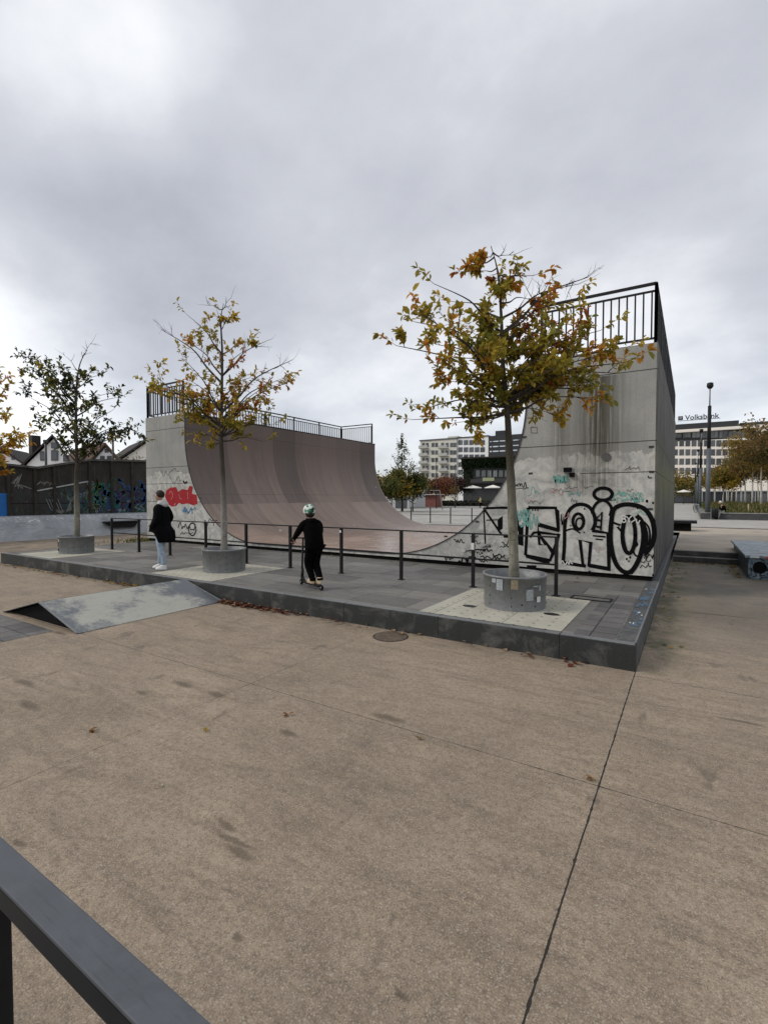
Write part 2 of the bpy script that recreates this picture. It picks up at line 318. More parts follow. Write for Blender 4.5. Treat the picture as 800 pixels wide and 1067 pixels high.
def mat_graffiti_wall():
    n = NT('sooty wall covered in faded graffiti'); p = n.pos(); x, y, z = n.sep(p)
    q = n.mapv(p, (0, 1, 1)); b = n.noise(p, .8, 6, .7)
    c = n.mix(n.mr(b, .3, .7), (.022, .02, .017), (.05, .045, .038)); st = n.noise(n.mapv(p, (4, 4, .3)), 2, 5, .7); c = n.mix(n.mr(st, .5, .7, 0, .6), c, (.085, .075, .06))
    low = n.mr(n.ma('ADD', z, n.ma('MULTIPLY', n.noise(p, 1.1, 3, .5), .9)), 3.1, 2.6); rg = n.mr(y, 11.2, 13.5, .12, 1)
    zone = n.ma('MULTIPLY', low, rg)
    hue = n.noise(q, .9, 2, .5, 1.5)
    cr = n.N('ShaderNodeValToRGB'); n.L(hue, cr.inputs[0]); e = cr.color_ramp.elements; e[0].position = .3; e[0].color = (.035, .035, .11, 1); e[1].position = .7; e[1].color = (.07, .03, .06, 1)
    for pp, cc in ((.42, (.02, .06, .13)), (.5, (.02, .13, .12)), (.56, (.05, .11, .05)), (.63, (.03, .07, .15))): k = e.new(pp); k.color = (*cc, 1)
    letters = n.mr(n.noise(q, 2.2, 2, .45, 3.0), .44, .50); c = n.mix(n.ma('MULTIPLY', zone, n.ma('MULTIPLY', letters, .85)), c, cr.outputs[0])
    w = n.N('ShaderNodeTexWave'); n.L(q, w.inputs[0]); w.inputs['Scale'].default_value = 1.1; w.inputs['Distortion'].default_value = 14; w.inputs['Detail'].default_value = 2; w.inputs['Detail Scale'].default_value = 1.2
    ln = n.ma('MULTIPLY', n.ma('GREATER_THAN', w.outputs['Fac'], .955), zone); c = n.mix(n.ma('MULTIPLY', ln, .6), c, (.25, .28, .28))
    w2 = n.N('ShaderNodeTexWave'); n.L(n.mapv(q, loc=(3, 7, 2)), w2.inputs[0]); w2.inputs['Scale'].default_value = 1.6; w2.inputs['Distortion'].default_value = 18; w2.inputs['Detail'].default_value = 2
    c = n.mix(n.ma('MULTIPLY', n.ma('MULTIPLY', n.ma('GREATER_THAN', w2.outputs['Fac'], .93), zone), .8), c, (.01, .01, .012))
    j = n.ma('LESS_THAN', n.ma('ABSOLUTE', n.ma('SUBTRACT', z, 1.62)), .02); c = n.mix(j, c, (.008, .008, .008))
    return n.fin(c, .85, b, .3, .02)

def mat_bank():
    n = NT('trowelled concrete bank, scuffed'); p = n.pos(); m = n.noise(p, .9, 6, .7, .5); s = n.noise(n.mapv(p, (1, .5, 3), rot=(.3, 0, 0)), 2.4, 6, .75, 1.5); z = n.sep(p)[2]
    c = n.mix(n.mr(m, .35, .65), (.24, .255, .27), (.36, .375, .39)); c = n.mix(n.mr(s, .55, .66, 0, .6), c, (.12, .13, .15))
    c = n.mix(n.ma('MULTIPLY', n.mr(n.noise(n.mapv(p, (1, 2, 6)), 3, 4, .7), .6, .63), n.ma('GREATER_THAN', z, .8)), c, (.75, .75, .75))
    return n.fin(c, .6, m, .1, .01)

def facade(name, c0, streak=.25):
    n = NT(name); p = n.pos(); m = n.noise(p, .25, 5, .7); s = n.noise(n.mapv(p, (1, 1, .12)), 1.1, 5, .7)
    c = n.mix(n.mr(m, .3, .7, 0, .25), c0, tuple(x*.8 for x in c0)); c = n.mix(n.mr(s, .5, .75, 0, streak), c, tuple(x*.55 for x in c0)); return n.fin(c, .8)

def mat_glass(name='window glass', c0=(.035, .04, .05), c1=(.11, .12, .14)):
    n = NT(name); p = n.pos(); wn = n.N('ShaderNodeTexWhiteNoise')
    sn = n.N('ShaderNodeVectorMath'); sn.operation = 'FLOOR'; n.L(n.mapv(p, (.5, .5, .34)), sn.inputs[0]); n.L(sn.outputs[0], wn.inputs[0])
    c = n.mix(n.ma('POWER', wn.outputs[0], 2.0), c0, c1); return n.fin(c, .12, spec=.6)

M = {}
M['floor'] = mat_floor()
M['slab'] = mat_pave('grey concrete slabs', 1.02, .62, (.115, .11, .102), (.235, .222, .20), (.022, .022, .02))
M['paver'] = mat_pave('small dark grey pavers', .33, .30, (.10, .095, .095), (.165, .155, .15), (.012, .012, .012), .008, 0)
M['plaza'] = mat_pave('plaza slabs', 1.5, .75, (.40, .385, .35), (.48, .46, .42), (.25, .24, .22), .008)
M['upper'] = plain('upper sand concrete', (.36, .31, .25), .8, 0, .22, .8)
M['kerb'] = mat_granite('dark granite kerb', (.014, .016, .016), (.038, .041, .040), 1.6, 0, .5)
M['kerbtop'] = mat_granite('rubbed kerb top', (.115, .12, .125), (.19, .195, .20), 1.6, 0, .5)
M['kerbside'] = mat_granite('dark granite kerb along the side', (.045, .047, .049), (.095, .098, .10), 1.5, 1, .2)
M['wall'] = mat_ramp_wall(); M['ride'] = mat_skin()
M['plinth'] = plain('shade-toned plinth concrete', (.010, .010, .009), .95, 0, .4, 2, .05)
M['iron'] = plain('dark grey painted steel', (.012, .012, .013), .5, .0, .3, 9, .22)
M['ironw'] = plain('dark weathered steel', (.035, .033, .034), .55, .2, .3, 9, .5)
M['galv'] = mat_galv(); M['sheet'] = mat_steel_sheet(); M['leaf'] = mat_leaf()
M['bark'] = mat_bark('pale lichened bark', (.20, .19, .165), (.33, .315, .28), True); M['barkd'] = mat_bark('dark bark', (.035, .03, .025), (.075, .062, .05))
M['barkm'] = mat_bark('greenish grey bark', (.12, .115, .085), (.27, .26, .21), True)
M['gwall'] = mat_graffiti_wall(); M['bank'] = mat_bank()
M['black'] = plain('black spray paint', (.004, .004, .005), .7, 0, .3, 12, .08)
M['red'] = plain('red spray paint', (.33, .008, .015), .55, 0, .25, 5); M['teal'] = plain('faded turquoise spray paint', (.17, .38, .34), .7, 0, .2, 5)
M['blue'] = plain('blue spray paint', (.06, .17, .30), .6, 0, .25, 5); M['white'] = plain('white paint', (.62, .62, .60), .6, 0, .1, 5); M['pink'] = plain('faded pink spray paint', (.45, .25, .25), .7, 0, .2, 5)
M['glass'] = mat_glass(); M['whitewall'] = facade('white rendered wall', (.80, .80, .80), .12); M['creamwall'] = facade('cream rendered wall', (.62, .61, .53))
M['stone'] = facade('pale stone cladding', (.86, .80, .72), .04); M['darkclad'] = facade('dark cladding', (.04, .042, .045)); M['roof'] = plain('dark roof tiles', (.035, .03, .028), .85, 0, .3, 3)
M['roofb'] = plain('brown roof tiles', (.10, .062, .04), .85, 0, .3, 3); M['lightmetal'] = plain('pale painted metal', (.42, .43, .43), .5, .1, .1, 3)
M['canvas'] = plain('cream parasol canvas', (.72, .70, .64), .85, 0, .08, 3); M['hedge'] = plain('hedge base', (.018, .026, .012), .9, 0, .5, 3)
M['frame'] = plain('grey window frame', (.10, .105, .11), .5, 0, .1, 3)
M['soil'] = plain('dark planting soil', (.03, .024, .018), .95, 0, .4, 20, bump=.4)

# ------------------------------------------------------------------ mesh helpers
def bx(bm, a, b, mi=0, rot=None, org=None):
    """box from corner a to corner b"""
    x0, y0, z0 = a; x1, y1, z1 = b
    co = [(x0, y0, z0), (x1, y0, z0), (x1, y1, z0), (x0, y1, z0), (x0, y0, z1), (x1, y0, z1), (x1, y1, z1), (x0, y1, z1)]
    vs = []
    for c in co:
        v = Vector(c)
        if rot is not None: v = rot @ (v-Vector(org)) + Vector(org)
        vs.append(bm.verts.new(v))
    for f in ((0, 3, 2, 1), (4, 5, 6, 7), (0, 1, 5, 4), (1, 2, 6, 5), (2, 3, 7, 6), (3, 0, 4, 7)):
        bm.faces.new([vs[i] for i in f]).material_index = mi
def bar(bm, p, q, w, h=None, up=Vector((0, 0, 1)), mi=0):
    """rectangular bar p->q; w across, h along up"""
    p = Vector(p); q = Vector(q); h = h or w; d = (q-p).normalized()
    s = d.cross(up)
    if s.length < 1e-4: s = Vector((1, 0, 0))
    s.normalize(); u = s.cross(d).normalized(); s *= w/2; u *= h/2
    A = [bm.verts.new(p+s*i+u*j) for i, j in ((-1, -1), (1, -1), (1, 1), (-1, 1))]; B = [bm.verts.new(q+s*i+u*j) for i, j in ((-1, -1), (1, -1), (1, 1), (-1, 1))]
    for i in range(4): bm.faces.new((A[i], A[(i+1) % 4], B[(i+1) % 4], B[i])).material_index = mi
    bm.faces.new(A[::-1]).material_index = mi; bm.faces.new(B).material_index = mi
def tube(bm, pts, rad, seg=8, cap=True, smooth=True, mi=0):
    pts = [Vector(p) for p in pts]; n = len(pts)
    if isinstance(rad, (int, float)): rad = [rad]*n
    rings = []; ref = None
    for i, p in enumerate(pts):
        d = (pts[min(i+1, n-1)]-pts[max(i-1, 0)]).normalized()
        if ref is None: ref = Vector((1, 0, 0)) if abs(d.x) < .9 else Vector((0, 1, 0))
        s = d.cross(ref).normalized(); u = s.cross(d).normalized(); ref = u*-1 if False else ref
        rings.append([bm.verts.new(p+(s*math.cos(t)+u*math.sin(t))*rad[i]) for t in (2*math.pi*k/seg for k in range(seg))])
    for a, b in zip(rings, rings[1:]):
        for k in range(seg):
            f = bm.faces.new((a[k], a[(k+1) % seg], b[(k+1) % seg], b[k])); f.smooth = smooth; f.material_index = mi
    if cap:
        try: bm.faces.new(rings[0][::-1]); bm.faces.new(rings[-1])
        except Exception: pass
def loft(bm, rings, seg=16, cap=True, smooth=True):
    """rings: (centre, rx, ry[, yaw]) ellipses in the horizontal plane"""
    R = []
    for r in rings:
        c = Vector(r[0]); yw = r[3] if len(r) > 3 else 0
        R.append([bm.verts.new(c+Vector((r[1]*math.cos(t)*math.cos(yw)-r[2]*math.sin(t)*math.sin(yw), r[1]*math.cos(t)*math.sin(yw)+r[2]*math.sin(t)*math.cos(yw), 0))) for t in (2*math.pi*k/seg for k in range(seg))])
    for a, b in zip(R, R[1:]):
        for k in range(seg): bm.faces.new((a[k], a[(k+1) % seg], b[(k+1) % seg], b[k])).smooth = smooth
    if cap: bm.faces.new(R[0][::-1]); bm.faces.new(R[-1])
def prism(bm, poly, off):
    """closed prism of polygon (3D points) extruded by vector off"""
    off = Vector(off); A = [bm.verts.new(Vector(p)) for p in poly]; B = [bm.verts.new(Vector(p)+off) for p in poly]; n = len(A)
    bm.faces.new(A); bm.faces.new(B[::-1])
    for i in range(n): bm.faces.new((A[i], B[i], B[(i+1) % n], A[(i+1) % n]))
def ball(bm, c, r, sx=1, sy=1, sz=1, seg=14, rng=9, smooth=True):
    m = Matrix.Translation(Vector(c)) @ Matrix.Diagonal((r*sx, r*sy, r*sz, 1)); g = bmesh.ops.create_uvsphere(bm, u_segments=seg, v_segments=rng, radius=1, matrix=m)
    for v in g['verts']:
        for f in v.link_faces: f.smooth = smooth

WORLDM = {}
def root_loc(o):
    while o.parent: o = o.parent
    return o
def tag(o, label=None, cat=None, group=None, kind=None):
    for k, v in (('label', label), ('category', cat), ('group', group), ('kind', kind)):
        if v: o[k] = v
    return o
def empty(name, loc, label, cat, group=None):
    o = bpy.data.objects.new(name, None); C.objects.link(o); o.location = loc; o.empty_display_size = .2; tag(o, label, cat, group); return o
def fixn(bm): bmesh.ops.recalc_face_normals(bm, faces=bm.faces)
def mk(name, bm, mats, parent=None, loc=None, bevel=0, fix=True, label=None):
    """bmesh in world coordinates -> one object (origin at loc, or local to its parent)"""
    if fix: fixn(bm)
    if bevel:
        es = [e for e in bm.edges if len(e.link_faces) == 2 and e.calc_face_angle(0) > .6]
        bmesh.ops.bevel(bm, geom=es, offset=bevel, segments=2, affect='EDGES', profile=.7)
    org = Vector((0, 0, 0))
    if parent is not None: org = root_loc(parent).location.copy()
    elif loc is not None: org = Vector(loc)
    bmesh.ops.translate(bm, verts=bm.verts, vec=-org)
    me = bpy.data.meshes.new(name); bm.to_mesh(me); bm.free()
    for m in (mats if isinstance(mats, (list, tuple)) else [mats]): me.materials.append(m)
    o = bpy.data.objects.new(name, me); C.objects.link(o)
    if parent is not None: o.parent = parent
    else: o.location = org
    if label: o['label'] = label
    return o
def BM(): return bmesh.new()
def struct(o): o['kind'] = 'structure'; return o
def copy_tree(o, parent=None, **kw):
    c = o.copy(); C.objects.link(c); c.parent = parent
    for ch in [x for x in o.children]: copy_tree(ch, c)
    return c

# ------------------------------------------------------------------ ground
PZ = .29          # height of the platform
def sheet(name, x0, y0, x1, y1, z, mat, nx=1):
    bm = BM(); vs = [bm.verts.new(c) for c in ((x0, y0, z), (x1, y0, z), (x1, y1, z), (x0, y1, z))]; bm.faces.new(vs); return struct(mk(name, bm, mat))
struct_ground = sheet('ground', -900, -60, 900, 1500, -.004, M['upper'])
sheet('skate_floor', -25.6, -12, 14, 16.9, 0, M['floor'])
# upper square beyond the steps (z = .30)
sheet('upper_floor', -.42, 17.5, 40, 31.0, .30, M['upper'])
sheet('plaza', -.42, 31.0, 90, 250, .304, M['plaza'])
sheet('plaza', -260, 26.2, -.42, 250, .296, M['plaza'])
bm = BM()      # two steps up to the square
bx(bm, (-.42, 16.85, -.02), (40, 17.2, .15)); bx(bm, (-.42, 17.2, -.02), (40, 17.5, .30)); bx(bm, (-.42, 30.9, .28), (60, 31.0, .33))
struct(mk('steps', bm, mat_granite('dark step stone', (.03, .03, .028), (.07, .07, .065)), bevel=.008))
bm = BM(); bx(bm, (-.42, 16.86, .151), (14, 17.18, .158)); bx(bm, (-.42, 17.21, .301), (14, 17.5, .308)); struct(mk('step_treads', bm, M['slab']))
# grey paved inlay by the wedge
sheet('paved_inlay', -14, -3.0, -7.72, 3.3, .004, M['paver'])
# platform with stone kerbs
bm = BM(); bx(bm, (-16.94, 6.07, -.02), (-.70, 26.3, PZ)); struct(mk('platform', bm, M['slab']))
sheet('small_paving', -1.17, 6.08, -.72, 8.9, PZ+.004, M['paver'])
bm = BM()
bx(bm, (-17.06, 5.95, -.02), (-.49, 6.07, PZ+.0)); o = mk('platform_kerb', bm, [M['kerb']], bevel=.008); struct(o)
bm = BM(); bx(bm, (-17.055, 5.955, PZ+.0005), (-.505, 6.068, PZ+.006)); struct(mk('kerb_top', bm, M['kerbtop']))
bm = BM(); bx(bm, (-.70, 6.07, -.02), (-.49, 24.2, PZ)); bx(bm, (-17.06, 6.071, -.02), (-16.94, 26.3, PZ)); struct(mk('platform_side_kerb', bm, M['kerbside'], bevel=.008))
bm = BM(); bx(bm, (-.515, 6.075, PZ+.001), (-.495, 24.2, PZ+.005)); struct(mk('kerb_rubbed_edge', bm, M['kerbtop']))
# studded cream inlays around the trees
def mat_stud():
    n = NT('cream studded stone'); p = n.pos(); x, y, z = n.sep(p); f = n.noise(p, 22, 4, .75); m = n.noise(p, 1.9, 5, .7, .5)
    c = n.mix(n.mr(m, .3, .7), (.34, .325, .265), (.46, .44, .37)); c = n.mix(n.mr(f, .45, .8, 0, .4), c, (.22, .205, .17))
    u = n.ma('SUBTRACT', n.ma('MODULO', n.ma('ADD', x, 40), .2), .1); v = n.ma('SUBTRACT', n.ma('MODULO', n.ma('ADD', y, 40), .2), .1)
    d = n.ma('SQRT', n.ma('ADD', n.ma('MULTIPLY', u, u), n.ma('MULTIPLY', v, v))); s = n.ma('LESS_THAN', d, .019)
    c = n.mix(n.ma('MULTIPLY', s, .8), c, (.07, .055, .035))
    j = n.ma('LESS_THAN', n.ma('ABSOLUTE', n.ma('SUBTRACT', n.ma('MODULO', n.ma('ADD', x, 40.17), .99), .495)), .004); c = n.mix(j, c, (.03, .03, .03))
    return n.fin(c, .8, f, .2, .004)
M['stud'] = mat_stud()
TREEX = (-15.3, -8.78, -2.23)
for tx in TREEX: sheet('studded_inlay', tx-1.04, 6.09, tx+.92, 8.16, PZ+.004 if tx < -3 else PZ+.006, M['stud'])
# shallow frame of an access cover beside the inlay
def cover():
    bm = BM()
    for a, b in (((-1.62, 8.20), (-1.04, 8.20)), ((-1.62, 8.44), (-1.04, 8.44)), ((-1.62, 8.20), (-1.62, 8.44)), ((-1.04, 8.20), (-1.04, 8.44))):
        bar(bm, (*a, PZ+.009), (*b, PZ+.009), .03, .014)
    o = empty('access_cover', (-1.33, 8.3, PZ), 'rectangular dark-framed access cover let into the paving beside the cream inlay', 'access cover')
    mk('cover_frame', bm, M['iron'], o); bm = BM(); bx(bm, (-1.60, 8.22, PZ+.003), (-1.06, 8.42, PZ+.008)); mk('cover_plate', bm, M['slab'], o)
cover()
def manhole():
    bm = BM(); o = empty('manhole_cover', (-3.48, 5.66, 0), 'round dark manhole cover on the floor against the front kerb', 'manhole cover')
    loft(bm, [((-3.48, 5.66, .001), .23, .23), ((-3.48, 5.66, .006), .228, .228)], 28); mk('lid', bm, plain('cast iron', (.115, .092, .072), .85, .0, .35, 12, .1), o)
    bm = BM(); g = bmesh.ops.create_circle(bm, segments=28, radius=.232, matrix=Matrix.Translation((-3.48, 5.66, .006)))
    r2 = bmesh.ops.create_circle(bm, segments=28, radius=.245, matrix=Matrix.Translation((-3.48, 5.66, .006)))
    a = g['verts']; b = r2['verts']
    for i in range(28): bm.faces.new((a[i], a[(i+1) % 28], b[(i+1) % 28], b[i]))
    mk('ring', bm, M['iron'], o)
manhole()
def tree_grate_patch(x, y, lab):
    bm = BM(); loft(bm, [((x, y, PZ+.006), .11, .07), ((x, y, PZ+.012), .105, .065)], 16)
    o = mk('inlay_lamp', bm, M['iron'], loc=(x, y, PZ)); tag(o, lab, 'ground lamp', 'oval openings in the cream inlay')
tree_grate_patch(-2.78, 6.78, 'dark oval fitting in the cream inlay left of the stickered steel planter')
tree_grate_patch(-1.62, 6.92, 'dark oval fitting in the cream inlay right of the stickered steel planter')

# ------------------------------------------------------------------ half pipe
XL, XR, Y0, Y1 = -17.38, -.58, 10.68, 22.75
CL, CR_ = -15.02, -3.08; TOPZ = 4.89; RAD = 3.62; FZ = .46
hp = empty('half_pipe', (-9, 10.68, PZ), 'tall concrete half-pipe with brown riding surface and railed decks behind the trees', 'half-pipe')
def profile(xc, sgn, n=28, off=0.0):
    """points of the transition from the flat up to the coping; sgn=+1: coping on the right"""
    pts = []; cx = xc - sgn*RAD
    for i in range(n+1):
        t = math.pi/2*i/n; pts.append((cx + sgn*(RAD-off)*math.sin(t), FZ+RAD-(RAD-off)*math.cos(t)))
    pts.append((xc - sgn*off, TOPZ)); return pts
pl = profile(CL, -1); pr = profile(CR_, 1)
# front and back cheeks
def cheek(y0, y1):
    bm = BM(); zb = PZ+.10
    top = [(XL, zb), (XL, TOPZ)] + [(x, z) for x, z in pl[::-1]] + [(x, z) for x, z in pr] + [(XR, TOPZ), (XR, zb)]
    # build as strips so the concave outline triangulates cleanly
    def strip(pairs):
        for (xa, za), (xb, zb2) in zip(pairs, pairs[1:]):
            if abs(xa-xb) < 1e-5: continue
            q = [(xa, zb), (xb, zb), (xb, zb2), (xa, za)]
            A = [bm.verts.new((x, y0, z)) for x, z in q]; B = [bm.verts.new((x, y1, z)) for x, z in q]
            bm.faces.new(A); bm.faces.new(B[::-1]); bm.faces.new((A[3], A[2], B[2], B[3])); bm.faces.new((A[0], B[0], B[1], A[1]))
    P = [(XL, TOPZ), (CL, TOPZ)] + pl[::-1][1:] + pr[:-1] + [(CR_, TOPZ), (XR, TOPZ)]
    strip(P); bmesh.ops.remove_doubles(bm, verts=bm.verts, dist=1e-5)
    bm2 = bm
    for (x, s) in ((XL, -1), (XR, 1)):
        A = [bm.verts.new(c) for c in ((x, y0, zb), (x, y1, zb), (x, y1, TOPZ), (x, y0, TOPZ))]; bm.faces.new(A)
    bmesh.ops.remove_doubles(bm, verts=bm.verts, dist=1e-5)
    for f in bm.faces: f.smooth = False
    return bm
mk('side_wall', cheek(Y0, Y0+.16), M['wall'], hp); mk('side_wall', cheek(Y1-.16, Y1), M['wall'], hp)
# closed backs
bm = BM(); bx(bm, (XR-.14, Y0+.163, PZ+.10), (XR, Y1-.163, TOPZ)); backR = mk('back_wall', bm, M['wall'], hp)
bm = BM(); bx(bm, (XL, Y0+.163, PZ+.10), (XL+.14, Y1-.163, TOPZ)); backL = mk('back_wall', bm, M['wall'], hp)
for a, b in ((XL+.143, CL-.02), (CR_+.02, XR-.143)):
    bm = BM(); bx(bm, (a, Y0+.163, TOPZ-.12), (b, Y1-.163, TOPZ)); mk('deck', bm, plain('deck concrete', (.22, .22, .21), .8), hp)
bm = BM(); bx(bm, (XL+.05, Y0+.05, PZ), (XR-.05, Y1-.05, PZ+.10)); mk('plinth', bm, M['plinth'], hp)  # near-black colour paints the shade of the gap under the wall panels
# riding surface with UV in metres
def riding(xc, sgn):
    pts = profile(xc, sgn, 40, .012); mid = (CL+CR_)/2
    pts = [(mid, FZ+.012)] + pts
    arc = [0]; 
    for (a, b), (c, d) in zip(pts, pts[1:]): arc.append(arc[-1]+math.hypot(c-a, d-b))
    base = arc[1]; bm = BM(); uvl = bm.loops.layers.uv.new('UVMap'); ny = 2
    cols = [[bm.verts.new((x, y, z)) for y in (Y0+.012, Y1-.012)] for x, z in pts]
    for i in range(len(pts)-1):
        f = bm.faces.new((cols[i][0], cols[i+1][0], cols[i+1][1], cols[i][1])); f.smooth = True
        for l, (u, v) in zip(f.loops, ((0, arc[i]), (0, arc[i+1]), (Y1-Y0, arc[i+1]), (Y1-Y0, arc[i]))): l[uvl].uv = (u, v-base)
    me_o = mk('riding_surface', bm, M['ride'], hp, fix=False)
    return me_o
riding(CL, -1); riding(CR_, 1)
# dark steel edge strip along the front cheek
pp = [(x, Y0-.004, z+.004) for x, z in pl[::-1]+pr]; bm = BM()
for a, b in zip(pp, pp[1:]): bar(bm, a, b, .03, .022)
bmesh.ops.remove_doubles(bm, verts=bm.verts, dist=.0001); mk('edge_strip', bm, M['ironw'], hp)
for x in (CL, CR_):
    bm = BM(); tube(bm, [(x, Y0, TOPZ+.0), (x, Y1, TOPZ+.0)], .03, 10); mk('coping', bm, M['ironw'], hp)
# fixing lugs on the sheet edges of the front cheek
for x, z in ((-3.12, 3.25), (-2.98, 2.45), (-3.4, 2.1), (-4.2, 1.36), (-5.0, .98), (-.67, 2.9), (-.66, 2.42), (-.67, 1.7), (-14.98, 3.6), (-14.8, 2.9), (-14.2, 1.9), (-13.4, 1.15)):
    bm = BM(); bx(bm, (x-.04, Y0-.010, z-.02), (x+.045, Y0+.002, z+.02)); mk('bracket', bm, M['ironw'], hp)
# small junction box and round outlet on the wall
bm = BM(); bx(bm, (-2.28, Y0-.05, 2.46), (-2.12, Y0+.002, 2.55)); bx(bm, (-2.16, Y0-.06, 2.35), (-2.06, Y0+.002, 2.44)); mk('cable_box', bm, M['black'], hp)
bm = BM(); m_ = Matrix.Translation((-1.46, Y0-.006, 2.74)) @ Matrix.Rotation(R_(90), 4, 'X'); bmesh.ops.create_cone(bm, cap_ends=True, segments=18, radius1=.085, radius2=.085, depth=.02, matrix=m_)
mk('vent', bm, plain('grey vent', (.09, .09, .085), .7), hp)
# guard railings
RH = 1.16
def guard(ax, p0, p1, npost, indiv, nm='guard_railing'):
    """railing from p0 to p1 on the deck (z TOPZ)"""
    p0 = Vector(p0); p1 = Vector(p1); d = (p1-p0); L = d.length; u = d.normalized()
    bm = BM(); zt = TOPZ+RH
    bar(bm, p0+Vector((0, 0, zt-.02)), p1+Vector((0, 0, zt-.02)), .05, .05); bar(bm, p0+Vector((0, 0, zt-.16)), p1+Vector((0, 0, zt-.16)), .035, .035)
    bar(bm, p0+Vector((0, 0, TOPZ+.10)), p1+Vector((0, 0, TOPZ+.10)), .035, .035)
    for i in range(npost+1):
        q = p0+d*(i/npost); bar(bm, q+Vector((0, 0, TOPZ-.12)), q+Vector((0, 0, zt-.03)), .055, .055)
    rail = mk(nm, bm, M['iron'], hp)
    n = int(L/(.135 if ax == 'x' else .16)); pos = [p0+u*(L*(k+.5)/n) for k in range(n)]
    def one(bm, q): bar(bm, q+Vector((0, 0, TOPZ+.10)), q+Vector((0, 0, zt-.16)), .028, .028)
    if indiv:
        first = None
        for q in pos:
            if first is None:
                bm = BM(); one(bm, q); first = mk('baluster', bm, M['iron'], rail); q0 = q
            else:
                c = first.copy(); C.objects.link(c); c.parent = rail; c.location = q-q0
    else:
        bm = BM()
        for q in pos: one(bm, q)
        o = mk('balusters', bm, M['iron'], rail); o['kind'] = 'stuff'
guard('x', (CR_+.30, Y0+.06, 0), (XR-.05, Y0+.06, 0), 1, True)
guard('y', (XR-.05, Y0+.06, 0), (XR-.05, Y1-.06, 0), 7, False)
guard('x', (CR_+.30, Y1-.06, 0), (XR-.05, Y1-.06, 0), 1, False)
guard('x', (XL+.05, Y0+.06, 0), (CL-.15, Y0+.06, 0), 1, True)
guard('y', (XL+.05, Y0+.06, 0), (XL+.05, Y1-.06, 0), 6, True)
guard('x', (XL+.05, Y1-.06, 0), (CL-.15, Y1-.06, 0), 1, False)

# ---- graffiti: thin paint ribbons lying on the walls
def ribbon(bm, pts, w, nrm, off, closed=False, width_fn=None):
    """flat stroke through pts, lying in the plane with normal nrm, lifted off it by off"""
    nrm = Vector(nrm); P = [Vector(p)+nrm*off for p in pts]
    if closed: P = P+[P[0], P[1]]
    n = len(P); Lq = []; 
    for i, p in enumerate(P):
        d = P[min(i+1, n-1)]-P[max(i-1, 0)]
        if d.length < 1e-6: d = Vector((0, 0, 1))
        s = d.normalized().cross(nrm)*(w/2); Lq.append((bm.verts.new(p-s), bm.verts.new(p+s)))
    for a, b in zip(Lq, Lq[1:]): bm.faces.new((a[0], a[1], b[1], b[0]))
def smooth(pts, n=6, closed=False):
    """Catmull-Rom through 2D/3D points"""
    P = [Vector(p) for p in pts]; out = []
    m = len(P)
    rng = range(m if closed else m-1)
    for i in rng:
        if closed: a, b, c, d = P[i-1], P[i], P[(i+1) % m], P[(i+2) % m]
        else: a, b, c, d = P[max(i-1, 0)], P[i], P[i+1], P[min(i+2, m-1)]
        for k in range(n):
            t = k/n; out.append(.5*((2*b)+(c-a)*t+(2*a-5*b+4*c-d)*t*t+(3*b-a-3*c+d)*t**3))
    if not closed: out.append(P[-1])
    return out
def ell(cx, cy, rx, ry, n=18, a0=0): return [(cx+rx*math.cos(2*math.pi*k/n+a0), cy+ry*math.sin(2*math.pi*k/n+a0)) for k in range(n)]
FR = (0, -1, 0)
def gz(x, y): p = ony(520+.225*x, 470+.225*y, Y0); return p       # coordinates read off an enlarged photo of the right cheek
LAY = [0]
def stroke(bm, pts, w, sm=True, closed=False, conv=gz, y=Y0):
    Q = smooth([(*p, 0) for p in pts], 5, closed) if sm else [Vector((*p, 0)) for p in pts]+([Vector((*pts[0], 0))] if closed else [])
    LAY[0] += 1
    ribbon(bm, [conv(q.x, q.y) for q in Q], w*(1.15 if w > .027 else 1), FR, .003+.0002*(LAY[0] % 40), closed and sm)
def poly(bm, pts, conv=gz):
    LAY[0] += 1; bm.faces.new([bm.verts.new(conv(*p)+Vector(FR)*(.003+.0002*(LAY[0] % 40))) for p in pts])
bm = BM()
W1, W2 = .062, .12
# first letter, half behind the trunk (P-like, coarse)
stroke(bm, [(-72, 265), (-64, 430)], .03, False); stroke(bm, [(-72, 265), (20, 262)], .045, False); stroke(bm, [(-72, 265), (10, 385)], .045, False)
stroke(bm, [(-60, 320), (0, 318)], .025, False)
poly(bm, [(62, 262), (84, 275), (92, 345), (112, 350), (112, 440), (40, 420), (42, 405), (90, 405), (88, 372), (66, 345)])
poly(bm, [(-8, 318), (16, 300), (16, 360), (-6, 372)])
stroke(bm, [(10, 262), (80, 264)], .05, False); stroke(bm, [(20, 395), (105, 400)], .05, False)
# angular E / G
stroke(bm, [(134, 262), (262, 263), (272, 368), (180, 336), (180, 376), (276, 388), (236, 505), (122, 480)], W1, False, True)
poly(bm, [(262, 262), (278, 276), (281, 372), (266, 368)]); poly(bm, [(180, 330), (276, 358), (276, 376), (180, 350)]); poly(bm, [(120, 476), (236, 500), (232, 526), (124, 494)])
stroke(bm, [(182, 376), (186, 432), (216, 436), (180, 376)], .05, False); poly(bm, [(214, 430), (190, 385), (262, 470), (248, 486)]); stroke(bm, [(142, 400), (160, 378), (182, 376)], .045, False)
poly(bm, [(270, 380), (284, 384), (262, 466), (246, 496), (236, 500), (262, 420)])
for x in (152, 164, 176): stroke(bm, [(x, 272), (x+5, 272)], .04, False)
